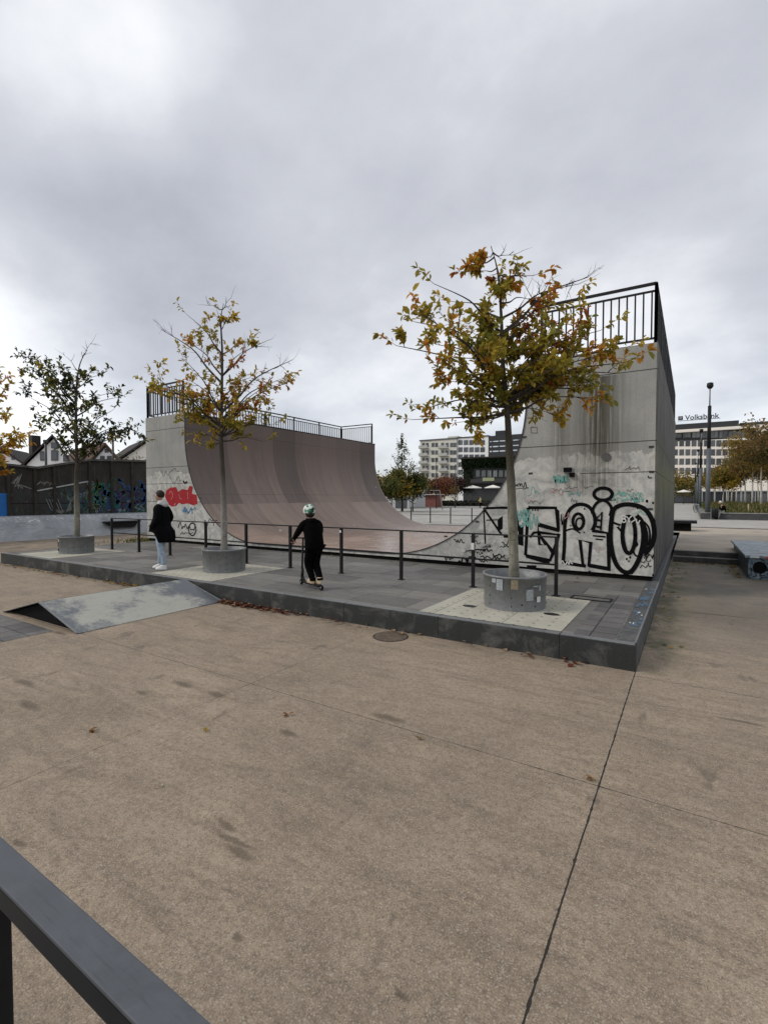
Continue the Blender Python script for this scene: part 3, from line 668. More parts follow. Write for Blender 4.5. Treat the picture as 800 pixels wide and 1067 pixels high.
# R
stroke(bm, [(296, 512), (302, 430), (304, 340), (318, 285), (345, 255), (380, 246), (415, 258), (438, 292), (444, 335), (430, 368)], W1)
stroke(bm, [(430, 368), (504, 380), (508, 548), (415, 530), (424, 424), (374, 412), (388, 532), (294, 514)], W1, False)
stroke(bm, ell(366, 326, 25, 36), .052, True, True); stroke(bm, ell(372, 334, 17, 24), .03, True, True)
poly(bm, [(390, 520), (402, 526), (400, 540), (330, 530), (292, 520), (292, 506), (386, 524)]); poly(bm, [(414, 520), (505, 536), (514, 556), (414, 538)]); poly(bm, [(500, 376), (516, 384), (516, 556), (502, 545)])
stroke(bm, [(434, 392), (492, 397)], .028, False); stroke(bm, [(446, 407), (480, 411)], .026, False); stroke(bm, [(305, 370), (340, 360), (375, 380)], .028)
# i with a ring above
stroke(bm, ell(481, 199, 42, 28), .058, True, True)
stroke(bm, [(430, 290), (437, 262), (455, 238), (480, 228), (505, 240), (520, 268), (512, 300)], .05)
stroke(bm, [(450, 312), (476, 282), (470, 366)], .03, False); stroke(bm, [(452, 318), (468, 322)], .04, False); stroke(bm, [(450, 350), (470, 352)], .04, False)
# O with drop shadow
stroke(bm, [(522, 300), (515, 380), (520, 450), (540, 520), (575, 558), (612, 556), (645, 505), (664, 440), (668, 380), (658, 325), (635, 298)], .075)
stroke(bm, [(522, 300), (535, 265), (575, 248), (625, 250), (675, 270), (708, 320), (718, 380), (708, 430), (676, 476)], .075)
stroke(bm, ell(600, 388, 30, 86), .062, True, True); stroke(bm, [(580, 330), (573, 390), (585, 455), (600, 470)], .05)
stroke(bm, [(640, 318), (672, 345), (684, 400), (676, 450), (664, 474)], .045); stroke(bm, [(655, 316), (690, 350), (698, 400), (690, 440)], .03)
stroke(bm, [(524, 330), (562, 344), (548, 352), (566, 372)], .04, False); stroke(bm, [(622, 410), (640, 432), (622, 452), (628, 480), (648, 490)], .03)
poly(bm, [(706, 300), (724, 320), (724, 420), (690, 474), (664, 490), (700, 430), (712, 380)]); poly(bm, [(540, 516), (575, 556), (612, 552), (645, 500), (652, 512), (618, 570), (578, 572), (545, 540)])
LP = random.Random(3)
for x, y, r in ((395, 268, 5), (640, 265, 5), (684, 232, 8), (712, 240, 6), (704, 300, 5), (590, 500, 6), (606, 492, 6), (392, 376, 4), (330, 345, 4), (712, 575, 6), (418, 562, 9), (680, 500, 5), (600, 510, 5), (690, 520, 4)):
    poly(bm, ell(x, y, r*.8, r, 9))
g1 = mk('graffiti', bm, M['black'], hp, label='black outlined graffiti letters ending in R, I and O')
# small black tags: squiggles
def squig(bm, x0, y0, w, h, n, lw, rr, conv=gz, slant=.2):
    pts = []
    for i in range(n):
        pts.append((x0+w*i/n+rr.uniform(-.3, .3)*w/n*1.5, y0-h*rr.random()+slant*0))
    stroke(bm, pts, lw, True, False, conv)
bm = BM(); rr = random.Random(11)
for a in ((70, 170, 70, 26, 12, .014), (78, 178, 60, 8, 8, .012), (580, 90, 80, 24, 14, .007), (650, 545, 60, 22, 10, .014), (655, 520, 50, 20, 9, .012), (672, 500, 50, 22, 8, .018), (-210, 430, 60, 26, 9, .018),
          (-190, 520, 90, 30, 12, .03), (-120, 470, 60, 18, 10, .02), (-85, 505, 100, 22, 14, .022), (-260, 500, 60, 14, 8, .02), (-30, 490, 60, 16, 10, .025), (690, 125, 20, 14, 5, .018), (285, 350, 14, 60, 10, .014), (-130, 410, 40, 20, 6, .015)):
    squig(bm, *a[:6], rr)
for _ in range(16): squig(bm, rr.uniform(-260, 60), rr.uniform(430, 530), rr.uniform(20, 60), rr.uniform(8, 24), rr.randint(6, 12), rr.choice([.010, .014, .02]), rr)
for _ in range(10): squig(bm, rr.uniform(100, 660), rr.uniform(170, 250), rr.uniform(30, 80), rr.uniform(10, 26), rr.randint(6, 12), .007, rr)
poly(bm, [(128, 528), (172, 530), (172, 546), (128, 544)]); stroke(bm, [(60, 158), (90, 162)], .012, False)
stroke(bm, [(72, 50), (98, 50), (98, 74), (72, 74)], .010, False, True, lambda x, y: ony(540+(x-20)*.25, 445+(y-50)*.25, Y0))
mk('graffiti', bm, M['black'], hp, label='small black tags scribbled low on the wall')
bm = BM()
for a in ((250, 145, 70, 34, 20, .026), (255, 150, 66, 30, 22, .026), (520, 230, 70, 50, 16, .016), (600, 245, 70, 50, 18, .018), (560, 215, 110, 26, 18, .012), (540, 240, 60, 30, 14, .012), (85, 330, 60, 60, 14, .024), (95, 370, 60, 50, 14, .022), (120, 345, 70, 70, 14, .016), (90, 300, 60, 30, 12, .02), (320, 210, 60, 36, 10, .016), (640, 300, 50, 26, 7, .014), (130, 215, 60, 50, 8, .012)):
    squig(bm, *a[:6], rr)
mk('graffiti', bm, M['teal'], hp, label='faded turquoise spray marks around the black letters')
bm = BM()
for a in ((230, 205, 70, 30, 10, .012), (440, 470, 60, 40, 6, .008), (290, 320, 50, 40, 8, .012), (330, 200, 60, 30, 10, .01), (120, 240, 60, 40, 6, .01)): squig(bm, *a[:6], rr)
mk('graffiti', bm, M['pink'], hp, label='thin faded pink scribbles')
bm = BM()  # white scrawl that reads 8Y
stroke(bm, ell(575, 306, 8, 8, 10), .022, True, True); stroke(bm, ell(577, 322, 9, 8, 10), .022, True, True); stroke(bm, [(588, 302), (600, 314), (614, 300)], .022, False); stroke(bm, [(600, 314), (602, 330)], .022, False)
stroke(bm, [(612, 330), (632, 318), (640, 336), (652, 320)], .018); squig(bm, 285, 525, 60, 22, 12, .02, rr)
poly(bm, ell(-165, 462, 10, 7, 9)); 
bmesh.ops.translate(bm, verts=bm.verts, vec=(0, -.009, 0)); mk('graffiti', bm, M['white'], hp, label='small white scrawl inside the letter O')
# left cheek
def gl(x, y): return ony(130+.25*x, 300+.25*y, Y0)
bm = BM()
for P in ([(168, 870), (172, 845), (190, 832), (215, 830), (222, 850), (240, 838), (262, 842), (270, 825), (284, 828), (280, 858), (300, 862), (304, 900), (285, 906), (262, 898), (240, 902), (226, 896), (215, 908), (196, 912), (180, 900)],):
    poly(bm, P, gl)
mk('graffiti', bm, M['red'], hp, label='solid red bubble graffiti at the left end of the wall')
bm = BM()
stroke(bm, [(186, 860), (190, 850), (198, 852), (200, 868), (194, 882)], .02, True, False, gl); stroke(bm, [(226, 858), (230, 876), (238, 880)], .02, True, False, gl); stroke(bm, [(262, 850), (264, 880)], .02, False, False, gl); stroke(bm, [(206, 905), (212, 898)], .03, False, False, gl)
mk('graffiti', bm, M['pink'], hp)
bm = BM()
for a in ((240, 945, 50, 30, 9, .035), (245, 940, 30, 26, 6, .04), (275, 935, 26, 20, 5, .03)): squig(bm, *a[:6], rr, gl)
mk('graffiti', bm, M['blue'], hp, label='small blue tag under the red graffiti')
bm = BM()
for a in ((220, 1010, 80, 34, 14, .03), (232, 1030, 70, 12, 10, .02), (150, 790, 90, 40, 8, .012), (190, 815, 60, 30, 7, .012), (330, 1000, 50, 40, 8, .02), (245, 820, 22, 18, 5, .05), (100, 1000, 26, 26, 5, .02)): squig(bm, *a[:6], rr, gl)
stroke(bm, ell(282, 1006, 15, 26, 12), .035, True, True, gl)
mk('graffiti', bm, M['black'], hp, label='black tags low on the left end of the wall')

# low kerb rail standing right behind the posts at the foot of the pipe
# ------------------------------------------------------------------ barrier on the platform
def barrier(name, xs, y, z, lab, group, h=.99, mid=.52, over=.06):
    o = empty(name, (xs[0], y, z), lab, 'railing', group); bm = BM()
    bar(bm, (xs[0]-over*0, y, z+h-.012), (xs[-1]+over*0, y, z+h-.012), .06, .024); mk('top_rail', bm, M['iron'], o)
    bm = BM(); bar(bm, (xs[0], y, z+mid), (xs[-1], y, z+mid), .022, .03); mk('middle_rail', bm, M['iron'], o)
    f = None
    for x in xs:
        if f is None: bm = BM(); bar(bm, (x, y, z), (x, y, z+h-.022), .05, .06, Vector((0, 1, 0))); bx(bm, (x-.06, y-.05, z), (x+.06, y+.05, z+.012)); f = mk('post', bm, M['iron'], o); x0 = x
        else: c = f.copy(); C.objects.link(c); c.parent = o; c.location = (x-x0, 0, 0)
    return o
b1 = barrier('steel_railing', [-15.38, -13.9, -12.38, -10.82, -9.28, -7.81, -6.33, -4.84, -3.33, -1.87], 8.28, PZ, 'long dark steel railing on the platform in front of the half-pipe', 'steel railings around the half-pipe')
b2 = barrier('steel_railing', [-15.4, -14.0, -12.6, -11.2, -9.8, -8.4], 27.6, .30, 'far dark steel railing seen through the half-pipe at the edge of the square', 'steel railings around the half-pipe')
# sticker on one post
bm = BM(); bx(bm, (-3.36, 8.245, .98), (-3.30, 8.249, 1.10)); mk('sticker', bm, M['white'], b1); bm = BM(); bx(bm, (-6.36, 8.245, 1.17), (-6.31, 8.249, 1.22)); mk('sticker', bm, M['white'], b1)

def rail_paint():
    n = NT('satin dark grey rail paint, scuffed'); p = n.pos(); m = n.noise(p, 9, 6, .7, .6); sc = n.noise(n.mapv(p, (3, 60, 60), rot=(0, 0, .12)), 3, 5, .75); ch = n.noise(p, 42, 5, .8, 1.2)
    c = n.mix(n.mr(m, .3, .7), (.055, .06, .068), (.085, .092, .104)); c = n.mix(n.mr(sc, .56, .72, 0, .55), c, (.02, .022, .025)); c = n.mix(n.mr(sc, .40, .30, 0, .4), c, (.15, .155, .165)); c = n.mix(n.mr(ch, .68, .71, 0, .8), c, (.012, .012, .013))
    return n.fin(c, n.mr(m, .3, .7, .32, .55), ch, .08, .001, spec=.45)
# near handrail at lower left (photographer's side)
nr = empty('near_railing', (-1.0, .345, PZ), 'dark grey flat steel handrail crossing the lower left corner close to the camera', 'railing')
bm = BM(); bx(bm, (-3.4, .322, 1.279), (1.2, .372, 1.285)); mk('top_rail', bm, rail_paint(), nr, bevel=.0025)
bm = BM(); bx(bm, (-3.4, .3235, 1.238), (1.2, .3705, 1.2785)); mk('rail_body', bm, plain('glossy black rail side', (.006, .006, .007), .35, 0, .3, 14, .25), nr, bevel=.005)  # side of the rail set darker than its top plate
for x in (-1.088, -2.55, .45): bm = BM(); bx(bm, (x, .325, PZ), (x+.04, .369, 1.233)); mk('post', bm, M['iron'], nr, bevel=.004)
bm = BM(); bx(bm, (-6, -1.8, -.02), (4, .40, PZ)); struct(mk('near_platform', bm, M['slab']))

# ------------------------------------------------------------------ wedge by the kerb
wd = empty('skate_wedge', (-8.4, 4.6, 0), 'low two-sided steel wedge ramp on the floor against the kerb', 'skate ramp')
ya, yb = 3.40, 5.90; hr = .31
bm = BM(); prism(bm, [(-8.44, ya, hr), (-8.40, ya, hr+.012), (-7.26, ya, .012), (-7.26, ya, .0)], (0, yb-ya, 0)); mk('slope', bm, M['sheet'], wd)
bm = BM(); prism(bm, [(-8.44, ya, hr), (-8.405, ya, hr+.014), (-9.72, ya, .012), (-9.72, ya, .0)], (0, yb-ya, 0)); mk('slope', bm, M['sheet'], wd)
bm = BM(); prism(bm, [(-8.42, ya+.08, hr-.02), (-7.36, ya+.08, .004), (-9.6, ya+.08, .004)], (0, yb-ya-.1, 0)); mk('frame', bm, M['black'], wd)  # solid black infill painting the shade of the open underside
for y in (ya, yb): bm = BM(); bar(bm, (-8.41, y, hr+.012), (-7.27, y, .018), .022, .012); mk('edge_strip', bm, M['galv'], wd)

# ------------------------------------------------------------------ trees in planters
def leaf(V, Fc, Cl, c, ax, nrm, ln, wd_, col):
    """one pointed leaf, folded along its midrib"""
    ax = ax.normalized(); s = ax.cross(nrm)
    if s.length < 1e-3: s = Vector((1, 0, 0))
    s.normalize(); up = s.cross(ax)
    i = len(V); h = wd_*.5
    V += [c, c+ax*ln*.32+s*h*.8+up*h*.3, c+ax*ln*.68+s*h*.85+up*h*.25, c+ax*ln-up*ln*.10, c+ax*ln*.68-s*h*.85+up*h*.25, c+ax*ln*.32-s*h*.8+up*h*.3]
    Fc += [(i, i+1, i+2, i+3), (i, i+3, i+4, i+5)]; Cl += [col, col]
def foliage(name, V, Fc, Cl, parent=None, loc=None, mat=None, extra=None):
    org = root_loc(parent).location if parent else Vector(loc)
    me = bpy.data.meshes.new(name); me.from_pydata([tuple(v-org) for v in V], [], Fc); a = me.color_attributes.new('col', 'FLOAT_COLOR', 'CORNER')
    buf = []
    for f, c in zip(Fc, Cl): buf += [*c, 1]*len(f)
    a.data.foreach_set('color', buf); me.materials.append(mat or M['leaf'])
    o = bpy.data.objects.new(name, me); C.objects.link(o)
    if parent: o.parent = parent
    else: o.location = org
    return o
def jit(c, r, v=.25): k = 1+r.uniform(-v, v); return (c[0]*k*(1+r.uniform(-.08, .08)), c[1]*k, c[2]*k)
def rv(r): 
    v = Vector((r.gauss(0, 1), r.gauss(0, 1), r.gauss(0, 1))); return v.normalized()
def street_tree(base, px0, dep, pxscale, trunkpts, fork, tips, lab, seed, density, cols, leafsize, bark, spread=.34, barefrac=.1, leader=None, kinds=None, trunk_r=.075, ncl=None, yoff=0, shr=1):
    r = random.Random(seed); t = empty('street_tree', base, lab, 'tree', 'young street trees in steel planters')
    base = Vector(base)
    def loc(px, py, dd=0):      # a point in the crown: px right, py up, dd metres nearer/farther
        if px < px0: px = px0+(px-px0)*shr
        return base + RT*((px-px0)/pxscale) + FW*dd + Vector((0, 0, CAMH-PZ+(518-py)/pxscale)) if base.z > .1 else base + RT*((px-px0)/pxscale)+FW*dd+Vector((0, 0, CAMH+(518-py)/pxscale))
    bm = BM(); tp = [base+Vector((0, 0, .3))]+[loc(*p) for p in trunkpts]
    fk = tp[-1]; rad = [trunk_r*(1-.42*i/(len(tp)-1)) for i in range(len(tp))]
    P = smooth(tp, 5); RR = [trunk_r*(1.08-.56*i/(len(P)-1))*(1+.05*math.sin(i*2.1)) for i in range(len(P))]
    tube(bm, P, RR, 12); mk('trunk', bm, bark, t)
    bb = BM(); ld = [loc(*p) for p in leader]; LDP = smooth([fk]+ld, 6); nL = len(LDP)
    tube(bb, LDP, [max(.006, trunk_r*.55*(1-i/(nL-1))**.8) for i in range(nL)], 7)
    V, Fc, Cl = [], [], []
    def twig(p, d, ln, rad0, lv, col, leafy):
        n = 4; pts = [p]; q = p.copy(); dd = d.normalized()
        for k in range(n):
            dd = (dd+rv(r)*.22+Vector((0, 0, .05))).normalized(); q = q+dd*ln/n; pts.append(q.copy())
        tube(bb, pts, [rad0*(1-.75*i/n) for i in range(n+1)], 4, False)
        if lv > 0:
            for k in range(1, n):
                if r.random() < .62:
                    s = (dd+rv(r)*.9).normalized(); twig(pts[k], s, ln*r.uniform(.35, .6), rad0*.5, lv-1, col, leafy)
        if leafy > 0:
            for k in range(1, n+1):
                if r.random() < leafy: cluster(pts[k], dd, col, 1.15 if k == n else .9)
    def cluster(p, dd, col, s):
        nl = r.randint(*(ncl or (3, 6)))
        for _ in range(nl):
            ax = (dd*.6+rv(r)+Vector((0, 0, -.15))).normalized(); nr_ = (Vector((0, 0, 1))+rv(r)*.6).normalized()
            L = leafsize*s*r.uniform(.7, 1.2); leaf(V, Fc, Cl, p+rv(r)*.015, ax, nr_, L, L*r.uniform(.46, .62), jit(col if r.random() < .7 else cols(r.random(), 0, r), r))
    for tip in tips:
        px, py, dd, start, kind = (list(tip)+[0, 0])[:5]; py += yoff
        end = loc(px, py, dd); st = LDP[min(nL-1, int(start*(nL-1)))] if start >= 0 else P[-2]
        mid = st.lerp(end, .5)+Vector((0, 0, .10*(end-st).length if end.z > st.z else -.02)); LB = smooth([st, st.lerp(mid, .5)-Vector((0, 0, .03)), mid, end], 5); m = len(LB)
        L = (end-st).length; r0 = .008+.012*L
        tube(bb, LB, [max(.004, r0*(1-.85*i/(m-1))) for i in range(m)], 6, False)
        nt = max(3, int(L*density))
        for k in range(nt):
            f = r.uniform(.22, 1.0); i = int(f*(m-1)); p = LB[i]; d0 = (LB[min(i+1, m-1)]-LB[max(i-1, 0)]).normalized()
            sd_ = (d0*.8+rv(r)*.9).normalized(); ci = cols(f, kind, r)
            leafy = 0 if kind == 'bare' else r.uniform(.55, .95)
            twig(p, sd_, spread*L**.5*r.uniform(.5, 1.05), .007, 1, ci, leafy)
        twig(end, d0, .3, .004, 0, cols(1, kind, r), 0 if kind == 'bare' else .95)
    mk('branches', bb, M['barkd'], t, fix=False); foliage('foliage', V, Fc, Cl, t)
    return t
GREEN, OLIVE, OCH, ORG, RUST, DARK, YEL = (.19, .185, .032), (.34, .27, .04), (.48, .32, .045), (.50, .23, .035), (.40, .12, .035), (.060, .072, .03), (.68, .42, .04)
def cols3(f, kind, r):
    if kind == 'r': return r.choice([RUST, ORG, ORG, OCH, OLIVE])
    if kind == 'o': return r.choice([ORG, OCH, OLIVE, OLIVE, RUST]) if f > .6 else r.choice([OLIVE, GREEN, OCH])
    if f > .8: return r.choice([OLIVE, OCH, OLIVE, GREEN, ORG])
    return r.choice([OLIVE, OLIVE, OLIVE, GREEN, GREEN, OCH])
BASE3 = (TREEX[2], 7.2, PZ)
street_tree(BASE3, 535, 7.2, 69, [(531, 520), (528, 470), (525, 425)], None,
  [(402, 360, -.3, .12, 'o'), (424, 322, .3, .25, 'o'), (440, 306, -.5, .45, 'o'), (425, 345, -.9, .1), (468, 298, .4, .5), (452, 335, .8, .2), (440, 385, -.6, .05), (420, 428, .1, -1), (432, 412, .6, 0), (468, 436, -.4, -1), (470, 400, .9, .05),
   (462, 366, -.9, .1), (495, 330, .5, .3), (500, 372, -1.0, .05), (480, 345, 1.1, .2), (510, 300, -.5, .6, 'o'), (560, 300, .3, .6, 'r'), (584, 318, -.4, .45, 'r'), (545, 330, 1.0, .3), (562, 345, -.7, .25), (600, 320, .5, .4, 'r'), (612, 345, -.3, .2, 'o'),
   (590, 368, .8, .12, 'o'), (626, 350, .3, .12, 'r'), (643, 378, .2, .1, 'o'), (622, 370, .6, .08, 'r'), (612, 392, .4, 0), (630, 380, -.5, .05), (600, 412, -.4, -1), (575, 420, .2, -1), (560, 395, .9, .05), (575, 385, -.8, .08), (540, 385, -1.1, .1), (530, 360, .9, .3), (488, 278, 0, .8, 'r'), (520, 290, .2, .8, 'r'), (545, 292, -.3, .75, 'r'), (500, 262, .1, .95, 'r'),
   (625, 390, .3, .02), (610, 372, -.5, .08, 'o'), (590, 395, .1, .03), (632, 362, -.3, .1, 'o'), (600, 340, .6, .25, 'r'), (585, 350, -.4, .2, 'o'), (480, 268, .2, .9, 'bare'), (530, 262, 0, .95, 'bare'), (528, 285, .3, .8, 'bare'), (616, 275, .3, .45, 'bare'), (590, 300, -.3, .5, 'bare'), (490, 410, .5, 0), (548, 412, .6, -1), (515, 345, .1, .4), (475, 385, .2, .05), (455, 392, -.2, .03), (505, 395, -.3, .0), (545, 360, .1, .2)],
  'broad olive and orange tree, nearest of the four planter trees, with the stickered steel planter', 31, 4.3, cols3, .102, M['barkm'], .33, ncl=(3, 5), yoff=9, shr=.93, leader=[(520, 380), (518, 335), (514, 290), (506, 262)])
def cols2(f, kind, r):
    if kind == 'r': return r.choice([ORG, OCH, OCH, OLIVE, RUST])
    if kind == 'o': return r.choice([OCH, ORG, OLIVE])
    return r.choice([OLIVE, OLIVE, GREEN, OCH, OCH])
street_tree((TREEX[1], 7.2, PZ), 230, 10.7, 47, [(230, 530), (229, 490), (228, 455)], None,
  [(148, 398, .2, .1, 'o'), (170, 402, -.4, .12, 'o'), (188, 392, .4, .2, 'o'), (168, 345, 0, .35, 'bare'), (192, 355, .2, .4, 'o'), (200, 335, -.3, .5), (222, 322, .2, .7), (214, 318, .1, .9, 'bare'), (240, 312, 0, .9, 'bare'), (256, 352, .3, .5, 'o'), (262, 372, -.5, .4, 'r'), (272, 348, .5, .4, 'bare'), (240, 335, -.2, .7), (248, 385, .8, .25, 'r'),
   (300, 398, 0, .12, 'r'), (285, 390, .5, .15, 'r'), (305, 378, -.2, .2, 'bare'), (280, 410, -.6, .08, 'r'), (270, 432, .2, 0), (284, 445, -.3, 0), (268, 458, .4, -1), (250, 440, -.8, 0), (190, 432, .3, .02), (180, 418, -.5, .05), (200, 452, .1, -1), (210, 420, .8, .1), (205, 385, -.8, .2), (236, 400, .6, .2, 'o'), (222, 365, .3, .4, 'o'), (214, 465, -.2, -1), (165, 410, .1, .06), (255, 402, .2, .15, 'r'), (195, 405, .3, .12), (240, 430, .5, .02)],
  'sparse yellow-orange tree in the middle of the platform, its crown against the left deck railing', 12, 5.2, cols2, .095, M['bark'], .36, ncl=(2, 4), leader=[(229, 415), (230, 370), (229, 335), (232, 318)])
def cols1(f, kind, r): return r.choice([DARK, DARK, GREEN, (.04, .045, .025), OLIVE if r.random() < .3 else DARK])
street_tree((TREEX[0], 7.2, PZ), 77, 14.2, 35.6, [(78, 540), (78, 505), (79, 482)], None,
  [(27, 372, .2, .4), (40, 385, -.4, .4), (27, 412, 0, .2), (40, 408, .5, .22), (52, 380, .3, .5), (62, 395, -.5, .4), (97, 357, 0, .9, 'bare'), (84, 368, .2, .8, 'bare'), (72, 372, -.2, .7, 'bare'), (90, 385, .4, .6), (112, 392, -.2, .5), (108, 405, .5, .35), (122, 412, .2, .3), (138, 446, 0, .1), (128, 430, -.5, .15), (118, 438, .6, .1), (40, 438, .2, .08), (52, 448, -.3, .02), (102, 462, .3, -1), (60, 425, .6, .1), (95, 430, -.7, .1), (75, 410, .1, .3), (120, 452, .3, .02), (58, 405, -.1, .3), (85, 445, .7, .0), (66, 390, .2, .5), (35, 395, .1, .3)],
  'dark green tree with thin leaves, leftmost tree standing on the platform', 5, 4.6, cols1, .125, M['barkm'], .40, ncl=(2, 3), leader=[(79, 440), (80, 405), (84, 380), (92, 365)], trunk_r=.085)
def cols0(f, kind, r): return r.choice([YEL, OCH, ORG, OLIVE, YEL])
street_tree((-22.7, 7.2, 0), -14, 17.7, 28.5, [(-14, 545), (-14, 510), (-13, 495)], None,
  [(20, 402, 0, .3), (12, 392, .3, .5), (24, 432, -.3, .2, 'bare'), (40, 452, 0, .1), (30, 462, .4, .08), (18, 478, -.3, .02), (8, 492, .2, -1), (5, 430, .5, .3), (16, 418, -.4, .3), (-4, 400, 0, .6), (-30, 420, 0, .3), (-40, 460, .2, .1), (14, 465, .3, .08), (2, 470, .6, .05), (-20, 385, 0, .8), (4, 386, .2, .7)],
  'golden yellow tree cut by the left edge of the picture', 9, 4.6, cols0, .17, M['bark'], .42, ncl=(2, 4), leader=[(-13, 450), (-12, 410), (-10, 380)], trunk_r=.08)

def planter(x, y, z, lab, stick):
    o = empty('steel_planter', (x, y, z), lab, 'planter', 'round galvanised planters around the trees'); R0, R1, H = .45, .46, .50
    bm = BM(); seg = 36
    prof = [(R0, 0), (R0, .02), (R1-.004, H-.03), (R1+.012, H-.03), (R1+.014, H), (R1-.016, H), (R1-.02, .30)]
    rings = [[bm.verts.new((x+r*math.cos(2*math.pi*k/seg), y+r*math.sin(2*math.pi*k/seg), z+h)) for k in range(seg)] for r, h in prof]
    for a, b in zip(rings, rings[1:]):
        for k in range(seg): f = bm.faces.new((a[k], a[(k+1) % seg], b[(k+1) % seg], b[k])); f.smooth = True
    mk('drum', bm, M['galv'], o)
    bm = BM(); loft(bm, [((x, y, z+.30), R1-.021, R1-.021), ((x, y, z+.335), .2, .2)], 28); mk('soil', bm, M['soil'], o)
    bm = BM()
    for k in range(8):
        for hh in (.08, .2, .34):
            a = 2*math.pi*k/8+.2; ball(bm, (x+R0*1.005*math.cos(a), y+R0*1.005*math.sin(a), z+hh), .011, seg=6, rng=4)
    mk('rivet', bm, M['ironw'], o)
    for (ang, h, w, hh, mat) in stick:
        bm = BM(); a = R_(ang); n = 5; A = []
        for i in range(n+1):
            t = a+(i/n-.5)*w/R1; A.append((bm.verts.new((x+(R1+.004)*math.cos(t), y+(R1+.004)*math.sin(t), z+h)), bm.verts.new((x+(R1+.004)*math.cos(t), y+(R1+.004)*math.sin(t), z+h+hh))))
        for p, q in zip(A, A[1:]): bm.faces.new((p[0], q[0], q[1], p[1]))
        mk('sticker', bm, mat, o)
ST = plain('pale sticker', (.30, .33, .34), .6, 0, .3, 40); SO = plain('ochre sticker', (.24, .20, .13), .6, 0, .4, 60)
planter(TREEX[2], 7.2, PZ, 'round galvanised steel planter with several stickers, on the nearest cream inlay', [(-100, .30, .10, .16, ST), (-73, .33, .10, .15, SO), (-46, .17, .11, .16, ST), (-27, .14, .07, .08, M['white']), (-33, .36, .09, .02, ST), (-24, .30, .03, .08, ST), (-112, .40, .07, .06, ST), (-60, .1, .02, .02, M['black'])])
planter(TREEX[1], 7.2, PZ, 'round galvanised steel planter with one small pale sticker, under the yellow-orange tree', [(-122, .34, .09, .13, ST)])
planter(TREEX[0], 7.2, PZ, 'round galvanised steel planter scrawled with tags, leftmost on the platform', [(-120, .2, .25, .2, plain('scrawled planter tag', (.12, .03, .05), .6, 0, .9, 30)), (-95, .36, .05, .06, M['white']), (-140, .3, .06, .1, M['black']), (-105, .1, .16, .05, M['black'])])

# ------------------------------------------------------------------ people
def skin(verts, edges, rad, sub=2, root=0):
    """one continuous surface grown over a skeleton"""
    me = bpy.data.meshes.new('sk'); me.from_pydata([tuple(v) for v in verts], edges, []); o = bpy.data.objects.new('sk', me); C.objects.link(o)
    m = o.modifiers.new('s', 'SKIN'); m.use_smooth_shade = True
    for i, d in enumerate(me.skin_vertices[0].data):
        r = rad[i]; d.radius = (r, r) if isinstance(r, (int, float)) else r; d.use_root = (i == root)
    s = o.modifiers.new('b', 'SUBSURF'); s.levels = sub; s.render_levels = sub
    dg = bpy.context.evaluated_depsgraph_get(); ev = o.evaluated_get(dg); out = bpy.data.meshes.new_from_object(ev, depsgraph=dg)
    bm = BM(); bm.from_mesh(out); bpy.data.objects.remove(o); bpy.data.meshes.remove(me); bpy.data.meshes.remove(out)
    for f in bm.faces: f.smooth = True; f.material_index = 0
    return bm
def chain(V, E, Rr, start, pts):
    """append points to skeleton, joined one after another starting from vertex index start"""
    prev = start
    for p, r in pts:
        V.append(Vector(p)); Rr.append(r); i = len(V)-1
        if prev is not None: E.append((prev, i))
        prev = i
    return prev
def place(bm, loc, yaw, s=1):
    bmesh.ops.transform(bm, matrix=Matrix.Translation(Vector(loc)) @ Matrix.Rotation(yaw, 4, 'Z') @ Matrix.Scale(s, 4), verts=bm.verts); return bm
SKINM = plain('skin', (.42, .25, .18), .55, 0, .08, 20); HAIR = plain('dark brown hair', (.022, .015, .011), .7, 0, .3, 60, bump=.4)
COAT = plain('black coat cloth', (.005, .005, .006), .95, 0, .35, 14, .05, bump=.5); JEANS = plain('pale washed denim', (.29, .37, .45), .85, 0, .28, 11, .2, bump=.4)
SHOEW = plain('white trainers', (.66, .65, .63), .55, 0, .08, 20); HOODM = plain('light grey hood', (.50, .50, .49), .9, 0, .12, 30)
BLK = plain('black jersey', (.003, .003, .0035), .95, 0, .3, 12, .04, bump=.4)
def hand(V, E, Rr, wrist_i, wrist, dirn, palmn, curl=.5, s=1):
    """palm, four bent fingers and a thumb as branches of the same surface"""
    d = Vector(dirn).normalized(); n = Vector(palmn).normalized(); side = d.cross(n).normalized()
    V.append(Vector(wrist)+d*.045*s); Rr.append((.026*s, .016*s)); pi_ = len(V)-1; E.append((wrist_i, pi_))
    for k, (o_, ln) in enumerate(((-.027, .062), (-.009, .072), (.009, .068), (.026, .055))):
        b = Vector(wrist)+d*.085*s+side*o_*s; m = b+(d*(1-curl)+n*curl).normalized()*ln*.5*s; t = m+(d*(1-2*curl)+n*curl*1.3).normalized()*ln*.5*s
        chain(V, E, Rr, pi_, [(b, .0095*s), (m, .0085*s), (t, .007*s)])
    b = Vector(wrist)+d*.035*s-side*.035*s+n*.01*s; t = b+(d*.7+n*.7-side*.3).normalized()*.045*s; chain(V, E, Rr, pi_, [(b, .011*s), (t, .009*s)])
